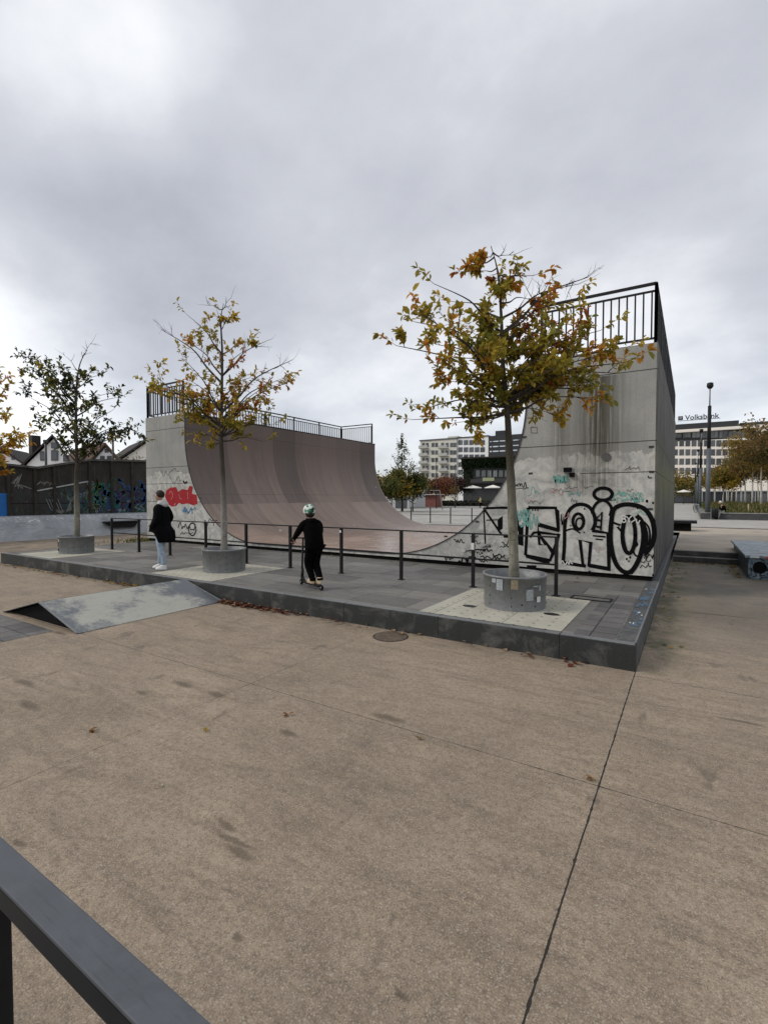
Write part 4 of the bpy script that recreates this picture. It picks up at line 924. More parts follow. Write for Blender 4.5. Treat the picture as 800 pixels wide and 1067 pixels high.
def head_mesh(c, s=1.0):
    """face looks along +Y; c is the centre of the skull"""
    bm = BM(); ball(bm, c, .092*s, .80, 1.0, 1.2, 20, 14)
    cx, cy, cz = c
    for v in bm.verts:
        dx, dy, dz = v.co.x-cx, v.co.y-cy, v.co.z-cz
        if dz < -.02*s: v.co.x = cx+dx*(1-.25*min(1, (-dz-.02*s)/(.09*s))); 
        if dy > 0 and dz < -.05*s: v.co.y += .012*s
    nose = [(cx, cy+.088*s, cz+.012*s), (cx-.014*s, cy+.086*s, cz-.028*s), (cx+.014*s, cy+.086*s, cz-.028*s), (cx, cy+.116*s, cz-.026*s)]
    n = [bm.verts.new(p) for p in nose]
    for f in ((0, 1, 3), (0, 3, 2), (1, 2, 3)): bm.faces.new([n[i] for i in f])
    for sx in (-1, 1): ball(bm, (cx+sx*.074*s, cy-.006*s, cz-.008*s), .02*s, .35, .7, 1.2, 8, 6)
    ball(bm, (cx, cy+.086*s, cz-.055*s), .016*s, 1.5, .5, .4, 8, 5)
    return bm
EYE = plain('dark eyes', (.02, .015, .012), .3)
def face_bits(o, c, loc, yaw, s=1):
    bm = BM()
    for sx in (-1, 1): ball(bm, (c[0]+sx*.03*s, c[1]+.083*s, c[2]+.008*s), .011*s, 1.2, .5, .7, 8, 6)
    mk('eyes', place(bm, loc, yaw), EYE, o)
def join(a, b):
    me = bpy.data.meshes.new('t'); b.to_mesh(me); b.free(); a.from_mesh(me); bpy.data.meshes.remove(me); return a

# man: standing, profile to the left (faces image left = -RT), hands in the pockets of a long open coat
mloc = Vector((-10.12, 6.56, PZ+.006)); myaw = math.atan2(-RT.y, -RT.x)-math.pi/2 - .12
man = empty('person', mloc, 'man in long black coat and pale jeans standing on the platform, hands in pockets', 'person')
V, E, Rr = [Vector((0, 0, .93))], [], [(.145, .105)]
nk = chain(V, E, Rr, 0, [((0, .0, 1.12), (.15, .10)), ((0, 0, 1.32), (.165, .105)), ((0, .005, 1.43), (.10, .08)), ((0, .02, 1.51), (.052, .055)), ((0, .03, 1.57), (.05, .055))])
for sx in (-1, 1):
    e = chain(V, E, Rr, 2, [((sx*.19, 0, 1.40), .062), ((sx*.24, -.06, 1.16), .045), ((sx*.20, .08, .96), .032)]); hand(V, E, Rr, e, (sx*.20, .08, .96), (-.1*sx, .3, -.9), (-sx, .2, 0), .4)
    f = (.10 if sx > 0 else -.10)
    k = chain(V, E, Rr, 0, [((sx*.09, .0, .86), .085), ((sx*.095, f*.5+.02, .50), .058), ((sx*.10, f, .10), .040), ((sx*.105, f+.05, .045), .036), ((sx*.11, f+.15, .03), .028)])
body = skin(V, E, Rr, 2); body = join(body, head_mesh((0, .045, 1.66), 1.0)); mk('body', place(body, mloc, myaw), SKINM, man, fix=False); face_bits(man, (0, .045, 1.66), mloc, myaw)
# jeans, one surface
V, E, Rr = [Vector((0, 0, .98))], [], [(.155, .12)]
chain(V, E, Rr, 0, [((0, 0, .88), (.15, .12))])
for sx in (-1, 1):
    f = (.10 if sx > 0 else -.10)
    chain(V, E, Rr, 1, [((sx*.09, .0, .78), .098), ((sx*.095, f*.5+.025, .50), .078), ((sx*.10, f-.01, .24), .062), ((sx*.10, f, .10), .066)])
mk('jeans', place(skin(V, E, Rr, 2), mloc, myaw), JEANS, man, fix=False)
# coat: torso loft flaring to the hem, pulled forward at the pockets; sleeves
bm = BM()
loft(bm, [((0, -.11, .62), .20, .15), ((0, -.085, .72), .235, .20), ((0, -.01, .86), .27, .27), ((0, .02, 1.0), .245, .205), ((0, 0, 1.16), .215, .16), ((0, -.005, 1.30), .22, .145), ((0, -.005, 1.41), .20, .125), ((0, 0, 1.47), .10, .085)], 20)
bmesh.ops.subdivide_edges(bm, edges=bm.edges, cuts=1, use_grid_fill=True)
cr = random.Random(5)
for v in bm.verts:
    a = math.atan2(v.co.y, v.co.x); k = max(0, (1.25-v.co.z)/.6); q = .018*k*math.sin(a*7+v.co.z*4); v.co.x += q*math.cos(a); v.co.y += q*math.sin(a)
    if v.co.z < .8 and v.co.y > .0: v.co.z += .14*min(1, v.co.y/.15)          # front hem rides up over the wrists
V, E, Rr = [Vector((0, 0, 1.38))], [], [.10]
for sx in (-1, 1): chain(V, E, Rr, 0, [((sx*.12, 0, 1.40), .09), ((sx*.205, -.01, 1.37), .085), ((sx*.27, -.09, 1.15), .072), ((sx*.225, .08, .98), .062), ((sx*.20, .12, .93), .06)])
bm = join(bm, skin(V, E, Rr, 2)); mk('coat', place(bm, mloc, myaw), COAT, man, fix=False)
bm = BM(); loft(bm, [((0, -.03, 1.44), .105, .095), ((0, -.03, 1.49), .115, .11), ((0, -.035, 1.54), .10, .10), ((0, -.03, 1.56), .07, .075)], 18); ball(bm, (0, -.10, 1.47), .08, 1.25, .8, .8, 14, 9); mk('hood', place(bm, mloc, myaw), HOODM, man)
bm = BM(); ball(bm, (0, .022, 1.695), .099, .88, 1.02, 1.0, 20, 12)
for v in list(bm.verts):
    if (v.co.y > .075 and v.co.z < 1.70) or v.co.z < 1.62: v.co += (Vector((0, -.01, 1.70))-v.co)*.28
    v.co += rv(cr)*.004
mk('hair', place(bm, mloc, myaw), HAIR, man)
for sx in (-1, 1):
    f = (.10 if sx > 0 else -.10); bm = BM(); x = sx*.105
    loft(bm, [((x, f+.055, .0), .046, .135), ((x, f+.055, .025), .05, .142), ((x, f+.05, .055), .046, .125), ((x, f+.01, .09), .042, .075), ((x, f-.01, .115), .044, .055)], 18); mk('shoe', place(bm, mloc, myaw), SHOEW, man)

# child on the scooter: seen from behind, riding left and a little away
kloc = Vector((-5.76, 6.66, PZ+.006)); kyaw = math.atan2(-RT.y, -RT.x)-math.pi/2 - .92
kid = empty('person', kloc, 'child in black with a green and white helmet riding a kick scooter', 'person')
DZ = .085
V, E, Rr = [Vector((0, -.09, .80))], [], [(.125, .105)]
chain(V, E, Rr, 0, [((0, -.06, .95), (.125, .095)), ((0, .0, 1.12), (.14, .09)), ((0, .035, 1.20), (.08, .065)), ((0, .06, 1.25), (.042, .042)), ((0, .075, 1.29), .042)])
for sx in (-1, 1):
    e = chain(V, E, Rr, 2, [((sx*.155, .02, 1.16), .050), ((sx*.235, .10, .98), .038), ((sx*.20, .30, .865), .026)]); hand(V, E, Rr, e, (sx*.20, .30, .865), (0, .8, -.4), (0, -.3, -1), .75, .85)
KL = {-1: [(-.075, -.09, .72), (-.07, .03, .45), (-.035, -.10, .16), (-.03, -.06, .12), (-.03, .03, .115)], 1: [(.075, -.09, .72), (.075, .0, .44), (.045, -.22, .18), (.04, -.19, .12), (.04, -.10, .115)]}
for sx in (-1, 1): chain(V, E, Rr, 0, list(zip(KL[sx], (.075, .052, .036, .034, .026))))
body = join(skin(V, E, Rr, 2), head_mesh((0, .10, 1.36), .92)); mk('body', place(body, kloc, kyaw), SKINM, kid, fix=False); face_bits(kid, (0, .10, 1.36), kloc, kyaw, .92)
bm = BM(); loft(bm, [((0, -.10, .70), .165, .135), ((0, -.10, .76), .18, .15), ((0, -.085, .86), .175, .15), ((0, -.06, .97), .175, .145), ((0, -.015, 1.09), .185, .14), ((0, .02, 1.17), .165, .125), ((0, .035, 1.22), .105, .095), ((0, .03, 1.255), .085, .085)], 20); ball(bm, (0, -.045, 1.20), .085, 1.2, .8, .7, 14, 9)
V, E, Rr = [Vector((0, .02, 1.15))], [], [.09]
for sx in (-1, 1): chain(V, E, Rr, 0, [((sx*.13, .02, 1.155), .085), ((sx*.175, .03, 1.12), .074), ((sx*.24, .10, .98), .058), ((sx*.205, .29, .875), .042)])
bm = join(bm, skin(V, E, Rr, 2))
mk('hoodie', place(bm, kloc, kyaw), BLK, kid, fix=False)
V, E, Rr = [Vector((0, -.09, .80))], [], [(.14, .12)]
for sx in (-1, 1):
    K = KL[sx]; chain(V, E, Rr, 0, [(K[0], .098), (K[1], .078), (K[2], .058), ((K[2][0], K[2][1]-.005, K[2][2]-.03), .060)])
mk('trousers', place(skin(V, E, Rr, 2), kloc, kyaw), BLK, kid, fix=False)
bm = BM()
for sx in (-1, 1):
    bm = BM(); V, E, Rr = [], [], []; w = Vector((sx*.20, .30, .865)); V.append(w); Rr.append(.027); hand(V, E, Rr, 0, w, (0, .8, -.4), (0, -.3, -1), .75, 1.06); Rr = [(q*1.2 if isinstance(q, float) else (q[0]*1.2, q[1]*1.3)) for q in Rr]
    bm = join(bm, skin(V, E, Rr, 1)); mk('glove', place(bm, kloc, kyaw), BLK, kid, fix=False)
if 0: mk('gloves', place(bm, kloc, kyaw), BLK, kid, fix=False)
SHC = plain('cream and tan trainers', (.50, .40, .27), .6, 0, .45, 26)
for sx in (-1, 1):
    x, y0 = KL[sx][3][0], KL[sx][3][1]; bm = BM(); loft(bm, [((x, y0+.045, DZ), .040, .122), ((x, y0+.045, DZ+.03), .044, .128), ((x, y0+.03, DZ+.06), .042, .10), ((x, y0-.01, DZ+.10), .046, .06), ((x, y0-.02, DZ+.13), .048, .055)], 18); mk('shoe', place(bm, kloc, kyaw), SHC, kid)
def mat_helmet():
    n = NT('green and white patterned helmet'); p = n.obj(); v = n.N('ShaderNodeTexVoronoi'); n.L(p, v.inputs[0]); v.inputs['Scale'].default_value = 19
    r = n.N('ShaderNodeValToRGB'); n.L(n.sep(v.outputs['Color'])[0], r.inputs[0]); r.color_ramp.interpolation = 'CONSTANT'; e = r.color_ramp.elements; e[0].position = 0; e[0].color = (.60, .64, .60, 1); e[1].position = .38; e[1].color = (.02, .10, .06, 1)
    k = e.new(.65); k.color = (.09, .26, .17, 1); k = e.new(.85); k.color = (.015, .03, .02, 1); return n.fin(r.outputs[0], .4)
bm = BM(); ball(bm, (0, .085, 1.395), .122, .88, 1.08, .93, 24, 14)
bmesh.ops.delete(bm, geom=[v for v in bm.verts if v.co.z < 1.345-(.02 if v.co.y < .06 else 0)], context='VERTS')
mk('helmet', place(bm, kloc, kyaw), mat_helmet(), kid); bm = BM(); ball(bm, (0, .06, 1.345), .10, .85, .95, .9, 16, 10); mk('hair', place(bm, kloc, kyaw), HAIR, kid)
# scooter
sc = empty('kick_scooter', kloc, 'small black kick scooter under the child in the helmet', 'scooter')
bm = BM(); prism(bm, [(-.055, -.30, .055), (.055, -.30, .055), (.055, .22, .055), (.025, .30, .06), (-.025, .30, .06), (-.055, .22, .055)], (0, 0, .028)); bar(bm, (0, .28, .07), (0, .36, .16), .035, .04); mk('deck', place(bm, kloc, kyaw), M['iron'], sc)
bm = BM(); tube(bm, [(0, .385, .10), (0, .33, .88)], .019, 10); tube(bm, [(0, .37, .13), (0, .355, .30)], .028, 10); bar(bm, (0, .39, .17), (0, .27, .07), .03, .03); mk('stem', place(bm, kloc, kyaw), M['iron'], sc)
bm = BM(); tube(bm, [(-.25, .325, .88), (.25, .325, .88)], .012, 10); tube(bm, [(-.26, .325, .88), (-.14, .325, .88)], .018, 10); tube(bm, [(.14, .325, .88), (.26, .325, .88)], .018, 10); mk('handlebar', place(bm, kloc, kyaw), M['iron'], sc)
for y in (.40, -.34):
    bm = BM(); m_ = Matrix.Translation((0, y, .052)) @ Matrix.Rotation(R_(90), 4, 'Y'); bmesh.ops.create_cone(bm, cap_ends=True, segments=24, radius1=.052, radius2=.052, depth=.024, matrix=m_); w = mk('wheel', place(bm, kloc, kyaw), M['black'], sc, bevel=.004)
    bm = BM(); m_ = Matrix.Translation((0, y, .052)) @ Matrix.Rotation(R_(90), 4, 'Y'); bmesh.ops.create_cone(bm, cap_ends=True, segments=16, radius1=.02, radius2=.02, depth=.034, matrix=m_); mk('hub', place(bm, kloc, kyaw), M['galv'], w)
bm = BM(); pts = [(0, -.34+.062*math.cos(t), .052+.062*math.sin(t)) for t in (R_(a) for a in range(30, 150, 15))]
for a, b in zip(pts, pts[1:]): bar(bm, a, b, .03, .005)
mk('brake', place(bm, kloc, kyaw), M['galv'], sc)
#@@BG@@
# ------------------------------------------------------------------ left background: bank, graffiti wall, houses
bk = BM(); prism(bk, [(-24.9, -4, -.01), (-25.6, -4, .86), (-25.85, -4, 1.03), (-27.2, -4, 1.05), (-27.2, -4, -.01)], (0, 34, 0))
bo = mk('skate_bank', bk, M['bank'], loc=(-26, 10, 0)); tag(bo, 'long pale concrete skate bank in front of the dark graffiti wall', 'skate bank')
bm = BM(); prism(bm, [(-25.02, 13.3, .62), (-25.02, 14.9, .62), (-25.02, 14.7, .36), (-25.02, 13.6, .36)], (-.6, 0, 0)); bx(bm, (-25.7, 13.2, .62), (-24.95, 15.0, .68)); o = mk('ledge', bm, M['iron'], loc=(-25.3, 14, .36)); tag(o, 'small dark steel ledge set into the pale bank left of the half-pipe', 'skate ledge')
gw = empty('graffiti_wall', (-27, 12, 1), 'dark stained retaining wall covered in graffiti behind the pale bank', 'wall')
WX = -27.0
prof = [(-120, 476), (0, 484), (38, 488), (92, 479.8), (125, 480.3), (152, 481), (178, 481.5)]
tp = [onx(x, y, WX) for x, y in prof]; tp = [Vector((WX, 2, tp[0].z))]+[p for p in tp if p.y > 2.1]
bm = BM()
for a, b in zip(tp, tp[1:]): prism(bm, [(WX, a.y, 1.0), (WX, b.y, 1.0), (WX, b.y, b.z), (WX, a.y, a.z)], (-.3, 0, 0))
mk('wall_panel', bm, M['gwall'], gw)
for px in (8, 36, 56, 93, 116, 137):
    y = onx(px, 500, WX).y; zt = next((a.z+(b.z-a.z)*(y-a.y)/(b.y-a.y) for a, b in zip(tp, tp[1:]) if a.y <= y <= b.y), 3); bm = BM(); bx(bm, (WX, y-.06, 1.03), (WX+.10, y+.06, zt+.03)); mk('buttress', bm, plain('rusty wall post', (.038, .033, .026), .9, 0, .4, 3), gw)
bm = BM()
for a, b in zip(tp, tp[1:]): bar(bm, a+Vector((-.1, 0, .03)), b+Vector((-.1, 0, .03)), .5, .10)
mk('coping', bm, plain('grey wall cap', (.09, .088, .08), .9, 0, .4, 3), gw)
a, b = onx(38, 511.5, WX), onx(92, 501.5, WX); bm = BM(); bar(bm, a+Vector((.01, 0, 0)), b+Vector((.01, 0, 0)), .03, .06); mk('painted_line', bm, M['lightmetal'], gw)
def wstroke(bm, pts, w, x=WX): ribbon(bm, [onx(px, py, x) for px, py in pts], w, (1, 0, 0), .02)
bm = BM(); wr = random.Random(2)
for k in range(5): wstroke(bm, [(22+wr.uniform(-.5, .5), 493.5), (18-k*1.5+wr.uniform(-1, 1), 503), (15+k*4.4, 509+wr.uniform(-2, 1))], .035)
for k in range(5): wstroke(bm, [(48+k*3, 520), (53+k*3, 531+k*.3), (64+k, 535-k*.5), (74, 530-2*k)], .03)
for k in range(12): x = 38+k*1.5; wstroke(bm, [(x, 505+wr.uniform(-2, 1)), (x+1, 501+wr.uniform(0, 3))], .03)
mk('graffiti', bm, plain('faded white chalk paint', (.24, .24, .23), .8), gw)
GC = [plain('teal wall paint', (.02, .11, .105), .8, 0, .4, 4), plain('blue wall paint', (.028, .065, .15), .8, 0, .4, 4), plain('green wall paint', (.06, .11, .035), .8, 0, .4, 4), plain('violet wall paint', (.06, .04, .085), .8, 0, .4, 4), plain('pale wall paint', (.16, .17, .175), .8, 0, .4, 4)]
for gi, (x0, x1, n) in enumerate(((98, 122, 9), (110, 150, 12), (88, 104, 8), (118, 150, 8), (84, 100, 9))):
    bm = BM()
    for k in range(n):
        cx = wr.uniform(x0, x1); cy = wr.uniform(504, 530); pts = [(cx+wr.uniform(-4, 4), cy+wr.uniform(-5, 5)) for _ in range(5)]; Q = smooth([(*p, 0) for p in pts], 4); wstroke(bm, [(q.x, q.y) for q in Q], (.16 if gi < 2 else .07) if gi < 4 else .035)
    for k, v in enumerate(bm.verts): v.co.x += .003*gi
    mk('graffiti', bm, GC[gi], gw)
bm = BM(); a = onx(-6, 514, WX); b = onx(7.5, 536, WX); bx(bm, (WX+.01, a.y, 1.05), (WX+.04, b.y, a.z)); mk('blue_panel', bm, plain('bright blue panel', (.02, .14, .42), .6), gw)

def gable_house(name, lab, pl_, pr_, ybase, yeave, yapex, xapex, dep, length, wall, roof, wins=(), group='houses beyond the graffiti wall', roofdir=0, chim=None, skyl=()):
    """house whose gable faces the square; image extents -> metres at distance dep"""
    k = dep/FPX; L = ond(pl_, yeave, dep); Rr_ = ond(pr_, yeave, dep); A = ond(xapex, yapex, dep); u = RT.copy(); w = FW.copy()*length+u*roofdir
    o = empty(name, (A.x, A.y, 0), lab, 'house', group)
    zb = 0; bm = BM(); f = [Vector((L.x, L.y, zb)), Vector((Rr_.x, Rr_.y, zb)), Rr_, A, L]; prism(bm, f, w); mk('wall', bm, wall, o)
    bm = BM(); t = .35
    for P, sg in ((L, -1), (Rr_, 1)):
        d = (P-A).normalized(); e = P+d*.8; e0 = A; q = [e0-FW*.5+Vector((0, 0, .03)), e-FW*.5+Vector((0, 0, .03)), e-FW*.5+Vector((0, 0, t)), e0-FW*.5+Vector((0, 0, t))]; prism(bm, q, w+FW*.9)
    rf = mk('roof', bm, roof, o)
    if chim: c = ond(chim[0], chim[1], dep+3); bm = BM(); bx(bm, (c.x-.5, c.y-.5, A.z-3.5), (c.x+.5, c.y+.5, c.z)); mk('chimney', bm, chim[2], rf)
    for (x0, y0, x1, y1) in wins:
        a = ond(x0, y0, dep-.06); b = ond(x1, y0, dep-.06); c = ond(x1, y1, dep-.06); d = ond(x0, y1, dep-.06); n = -FW*.06; bm = BM(); prism(bm, [a, b, c, d], n); wn = mk('window', bm, M['frame'], o)
        m = (a+b+c+d)/4; bm = BM(); prism(bm, [m+(q-m)*.74+n*1.2 for q in (a, b, c, d)], n*.2); mk('pane', bm, M['glass'], wn)
    return o
gable_house('gabled_house', 'white gabled house with four windows in view behind the dark wall', 28, 76.5, 0, 484, 455.5, 57.5, 60, 11, M['whitewall'], M['roof'], [(53.5, 461, 60.5, 467), (53.5, 469, 60.5, 480), (66, 474, 72, 481), (42, 470.5, 48, 480)], roofdir=-9, chim=(36, 454, M['roof']))
gable_house('gabled_house', 'white gabled house with a round window and brown roof, right of the big white gable', 97, 127, 0, 481, 464, 112, 66, 10, M['whitewall'], M['roofb'], [(109.2, 467.5, 113, 471.5), (104.5, 475, 109, 482), (111.5, 475, 116.5, 482), (121, 477, 124, 483)], roofdir=-12, chim=(101, 453, M['whitewall']))
gable_house('gabled_house', 'house showing only its dark tiled roof beside the left edge of the half-pipe', 122, 175, 0, 482, 458, 158, 74, 12, M['stone'], M['roof'], [(130, 478, 133, 482)], roofdir=-10)
gable_house('gabled_house', 'low white house half hidden by the golden tree at the left edge', -25, 26, 0, 484, 468, 2, 74, 9, M['whitewall'], M['roof'], [(12, 474, 16, 479)], roofdir=-3)
def pole(px, ytop, ybot, dep, r, lab, mat=None, grp=None):
    a = ond(px, ybot, dep); b = ond(px, ytop, dep); bm = BM(); tube(bm, [(a.x, a.y, 0 if a.z < 3 else a.z-4), (a.x, a.y, b.z)], [r*1.2, r*.8], 8); bx(bm, (a.x-r*1.3, a.y-r*1.3, b.z-.02), (a.x+r*1.3, a.y+r*1.3, b.z+.25))
    o = mk('mast', bm, mat or M['ironw'], loc=(a.x, a.y, 0)); tag(o, lab, 'mast', grp); return o
pole(48, 461, 486, 48, .13, 'dark mast in front of the white gable')
pole(118, 453, 484, 48, .12, 'dark mast right of the house with the round window')

# generic leafy masses and background trees ---------------------------------------------------------
def crown(V, Fc, Cl, c, rx, ry, rz, n, size, palette, r, shell=.45):
    lumps = [(Vector((r.gauss(0, .45)*rx, r.gauss(0, .45)*ry, r.gauss(0, .42)*rz)), r.uniform(.35, .6), r.choice(palette)) for _ in range(14)]
    for _ in range(n):
        l, s, col = r.choice(lumps); p = Vector(c)+l+Vector((r.gauss(0, s*.5)*rx, r.gauss(0, s*.5)*ry, r.gauss(0, s*.5)*rz))
        ax = (rv(r)).normalized(); leaf(V, Fc, Cl, p, ax, rv(r), size*r.uniform(.6, 1.3), size*r.uniform(.4, .7), jit(col if r.random() < .75 else r.choice(palette), r))
def bgtree(name, x, y, z, h, w, trunk_h, lab, seed, palette, bark, n=900, size=.34, group=None, pointed=False, cat='tree'):
    r = random.Random(seed); t = empty(name, (x, y, z), lab, cat, group); bm = BM(); lean = r.uniform(-.02, .02)*h
    tube(bm, [(x, y, z), (x+lean*.3, y, z+trunk_h*.6), (x+lean, y, z+trunk_h), (x+lean, y, z+h*.8)], [.022*h*.6+.03, .016*h*.6+.03, .012*h*.6+.02, .02], 7); mk('trunk', bm, bark, t)
    bm = BM(); 
    for k in range(9):
        a = r.uniform(0, 6.28); z0 = z+trunk_h+(h-trunk_h)*r.uniform(-.05, .55); e = Vector((x+lean+math.cos(a)*w*.42*r.uniform(.5, 1), y+math.sin(a)*w*.42*r.uniform(.5, 1), z0+(h-trunk_h)*r.uniform(.15, .4))); tube(bm, [(x+lean, y, z0), tuple(e)], [.05, .015], 4)
    mk('branches', bm, M['barkd'], t, fix=False)
    V, Fc, Cl = [], [], []
    if pointed:
        for k in range(7): f = k/6; crown(V, Fc, Cl, (x, y, z+trunk_h+(h-trunk_h)*f*.9), w*.5*(1-f)**.8+.12, w*.5*(1-f)**.8+.12, (h-trunk_h)*.13, int(n/7*(1.5-f)), size, palette, r)
    else: crown(V, Fc, Cl, (x+lean, y, z+(trunk_h+h)/2+.1*h), w*.5, w*.5, (h-trunk_h)*.5, n, size, palette, r)
    foliage('foliage', V, Fc, Cl, t); return t
PG = [(.05, .07, .02), (.08, .095, .024), (.028, .038, .014), (.13, .12, .028)]; PY = [(.32, .22, .03), (.17, .14, .03), (.42, .26, .04), (.10, .10, .025)]; PB = [(.17, .11, .045), (.24, .16, .05), (.10, .07, .03), (.18, .16, .045)]
PR = [(.26, .09, .05), (.17, .06, .035), (.32, .14, .06), (.10, .05, .03)]
p = ond(150, 500, 40); bgtree('shrub_tree', p.x, p.y, 1.0, 4.2, 3.4, .8, 'green tree growing behind the graffiti wall at the edge of the half-pipe', 61, PG, M['barkd'], 900, .22)

# ------------------------------------------------------------------ seen through the half-pipe
def ebox(bm, x0, x1, y0, y1, z0, z1): bx(bm, (min(x0, x1), min(y0, y1), min(z0, z1)), (max(x0, x1), max(y0, y1), max(z0, z1)))
def X_(px, py, Y): return ony(px, py, Y)
def window_grid(parent, Y, cols_, rows, wpx, hpx, frame, glass, pyref=490, proto=None):
    """windows at picture columns/rows on a facade plane Y; the panes are children"""
    pr0 = None; k = 0
    for cx in cols_:
        for cy in rows:
            a = X_(cx-wpx/2, cy-hpx/2, Y); b = X_(cx+wpx/2, cy+hpx/2, Y); c = (a+b)/2
            if pr0 is None:
                W_, H_ = b.x-a.x, a.z-b.z; bm = BM(); ebox(bm, c.x-W_/2, c.x+W_/2, Y-.10, Y+.05, c.z-H_/2, c.z+H_/2); pr0 = mk('window', bm, frame, parent); c0 = c
                bm = BM(); t = W_*.05+.04
                ebox(bm, c.x-W_/2+t, c.x-t/2, Y-.13, Y-.105, c.z-H_/2+t, c.z+H_/2-t); ebox(bm, c.x+t/2, c.x+W_/2-t, Y-.13, Y-.105, c.z-H_/2+t, c.z+H_/2-t); pane0 = mk('pane', bm, glass, pr0)
            else:
                d = Vector((c.x-c0.x, 0, c.z-c0.z)); o = pr0.copy(); C.objects.link(o); o.parent = parent; o.location = d; q = pane0.copy(); C.objects.link(q); q.parent = o
BY = 138.0
ap = empty('apartment_block', (X_(456, 500, BY).x, BY, .3), 'cream apartment block with stacked balconies, seen through the half-pipe', 'building', 'buildings across the square')
bm = BM(); ebox(bm, X_(437.5, 500, BY).x, X_(475.5, 500, BY).x, BY, BY+12, 0, X_(456, 458.5, BY).z); mk('wall', bm, M['creamwall'], ap)
bm = BM(); ebox(bm, X_(437, 500, BY).x, X_(476, 500, BY).x, BY-.3, BY+12, X_(456, 458.4, BY).z, X_(456, 457.2, BY).z); rf = mk('roof', bm, M['frame'], ap); bm = BM(); ebox(bm, X_(462, 500, BY).x, X_(472.5, 500, BY).x, BY+3, BY+7, X_(456, 458, BY).z, X_(466, 453.5, BY).z); mk('roof_house', bm, M['creamwall'], rf)
rows = [463.5+7.9*i for i in range(6)]
window_grid(ap, BY, [441, 445, 451, 454.7, 461, 465.6, 470.4, 473.8], rows, 2.7, 4.0, M['frame'], M['glass'])
bp = None
for cx0, cx1 in ((438, 447), (458, 468)):
    for cy in rows[:6]:
        a, b = X_(cx0, cy+4.0, BY), X_(cx1, cy+.6, BY)
        if bp is None: bm = BM(); ebox(bm, a.x, b.x, BY-1.3, BY-1.2, a.z, b.z); ebox(bm, a.x, b.x, BY-1.2, BY, a.z-.12, a.z+.02); bp = mk('balcony', bm, plain('pale balcony panel', (.40, .40, .37), .8, 0, .15, 1), ap); b0 = a
        else: c = bp.copy(); C.objects.link(c); c.parent = ap; c.location = (a.x-b0.x, 0, a.z-b0.z)
wb = empty('office_block', (X_(490, 500, BY).x, BY, .3), 'white office block with ribbon windows, right of the cream apartment block', 'building', 'buildings across the square')
bm = BM(); ebox(bm, X_(475.7, 500, BY).x, X_(508, 500, BY).x, BY+.4, BY+12, 0, X_(490, 455.6, BY).z); mk('wall', bm, M['whitewall'], wb); bm = BM(); ebox(bm, X_(475.7, 500, BY).x, X_(508.3, 500, BY).x, BY+.1, BY+12, X_(490, 455.4, BY).z, X_(490, 454.6, BY).z); mk('roof', bm, M['roof'], wb)
window_grid(wb, BY+.4, [479.5, 485.3, 491, 496.8, 502.6], [461, 468.5, 476, 484, 492, 500], 4.4, 4.6, M['frame'], M['glass'])
db = empty('glazed_block', (X_(527, 500, BY).x, BY, .3), 'dark glazed block with long window bands, right of the white office block', 'building', 'buildings across the square')
bm = BM(); ebox(bm, X_(508.3, 500, BY).x, X_(552, 500, BY).x, BY+.2, BY+12, 0, X_(527, 453, BY).z); mk('wall', bm, M['darkclad'], db); bm = BM(); ebox(bm, X_(512, 500, BY).x, X_(522, 500, BY).x, BY+3, BY+8, X_(527, 453, BY).z, X_(515, 447.6, BY).z); mk('roof_house', bm, M['darkclad'], db)
LB_ = plain('bright blinds', (.55, .60, .65), .4, 0, .5, .4)
for cy in (459, 464.5, 469.5):
    bm = BM(); a, b = X_(510, cy+1.6, BY), X_(546, cy-1.6, BY); ebox(bm, a.x, b.x, BY+.1, BY+.25, a.z, b.z); wd2 = mk('window_band', bm, LB_, db)
    for q in range(5):
        bm = BM(); x = X_(512+q*7, 480, BY).x; ebox(bm, x, x+.3, BY, BY+.09, a.z, b.z); mk('mullion', bm, M['frame'], wd2)
PV = 104.0
pv = empty('pavilion', (X_(514, 500, PV).x, PV, .3), 'dark pavilion overgrown with ivy, with a balcony and parasols in front', 'building', 'buildings across the square')
bm = BM(); ebox(bm, X_(482.5, 500, PV).x, X_(556, 500, PV).x, PV, PV+12, 0, X_(514, 477, PV).z); mk('wall', bm, M['darkclad'], pv)
bm = BM(); ebox(bm, X_(481.5, 500, PV).x, X_(556, 500, PV).x, PV-.8, PV+12, X_(514, 477, PV).z, X_(514, 475.8, PV).z); mk('roof', bm, M['roof'], pv)
bm = BM(); a, b = X_(493, 503, PV), X_(545, 498.5, PV); ebox(bm, a.x, b.x, PV-1.6, PV-1.5, a.z, b.z); ebox(bm, a.x, b.x, PV-1.5, PV, a.z-.2, a.z); mk('balcony', bm, M['ironw'], pv)
bm = BM(); a, b = X_(505.5, 501.5, PV), X_(517.5, 497.8, PV); ebox(bm, a.x, b.x, PV-1.7, PV-1.62, a.z, b.z); mk('banner', bm, plain('pale green banner', (.30, .33, .20), .7), pv)
window_grid(pv, PV, [498, 504, 510, 516, 522, 528], [493.5], 4, 7, M['frame'], mat_glass('lit glass', (.10, .11, .11), (.25, .27, .27)))
V, Fc, Cl = [], [], []; ir = random.Random(77)
for _ in range(5200):
    px = ir.uniform(482, 550); py = ir.choice([ir.uniform(477, 487.5), ir.uniform(477, 511)]) if px < 493 else ir.uniform(477, 486.5); p = X_(px, py, PV); p.y -= ir.uniform(.05, .6); leaf(V, Fc, Cl, p, rv(ir), rv(ir), .45, .4, jit(ir.choice([(.018, .035, .014), (.03, .05, .018), (.012, .022, .010)]), ir))
foliage('ivy', V, Fc, Cl, pv)
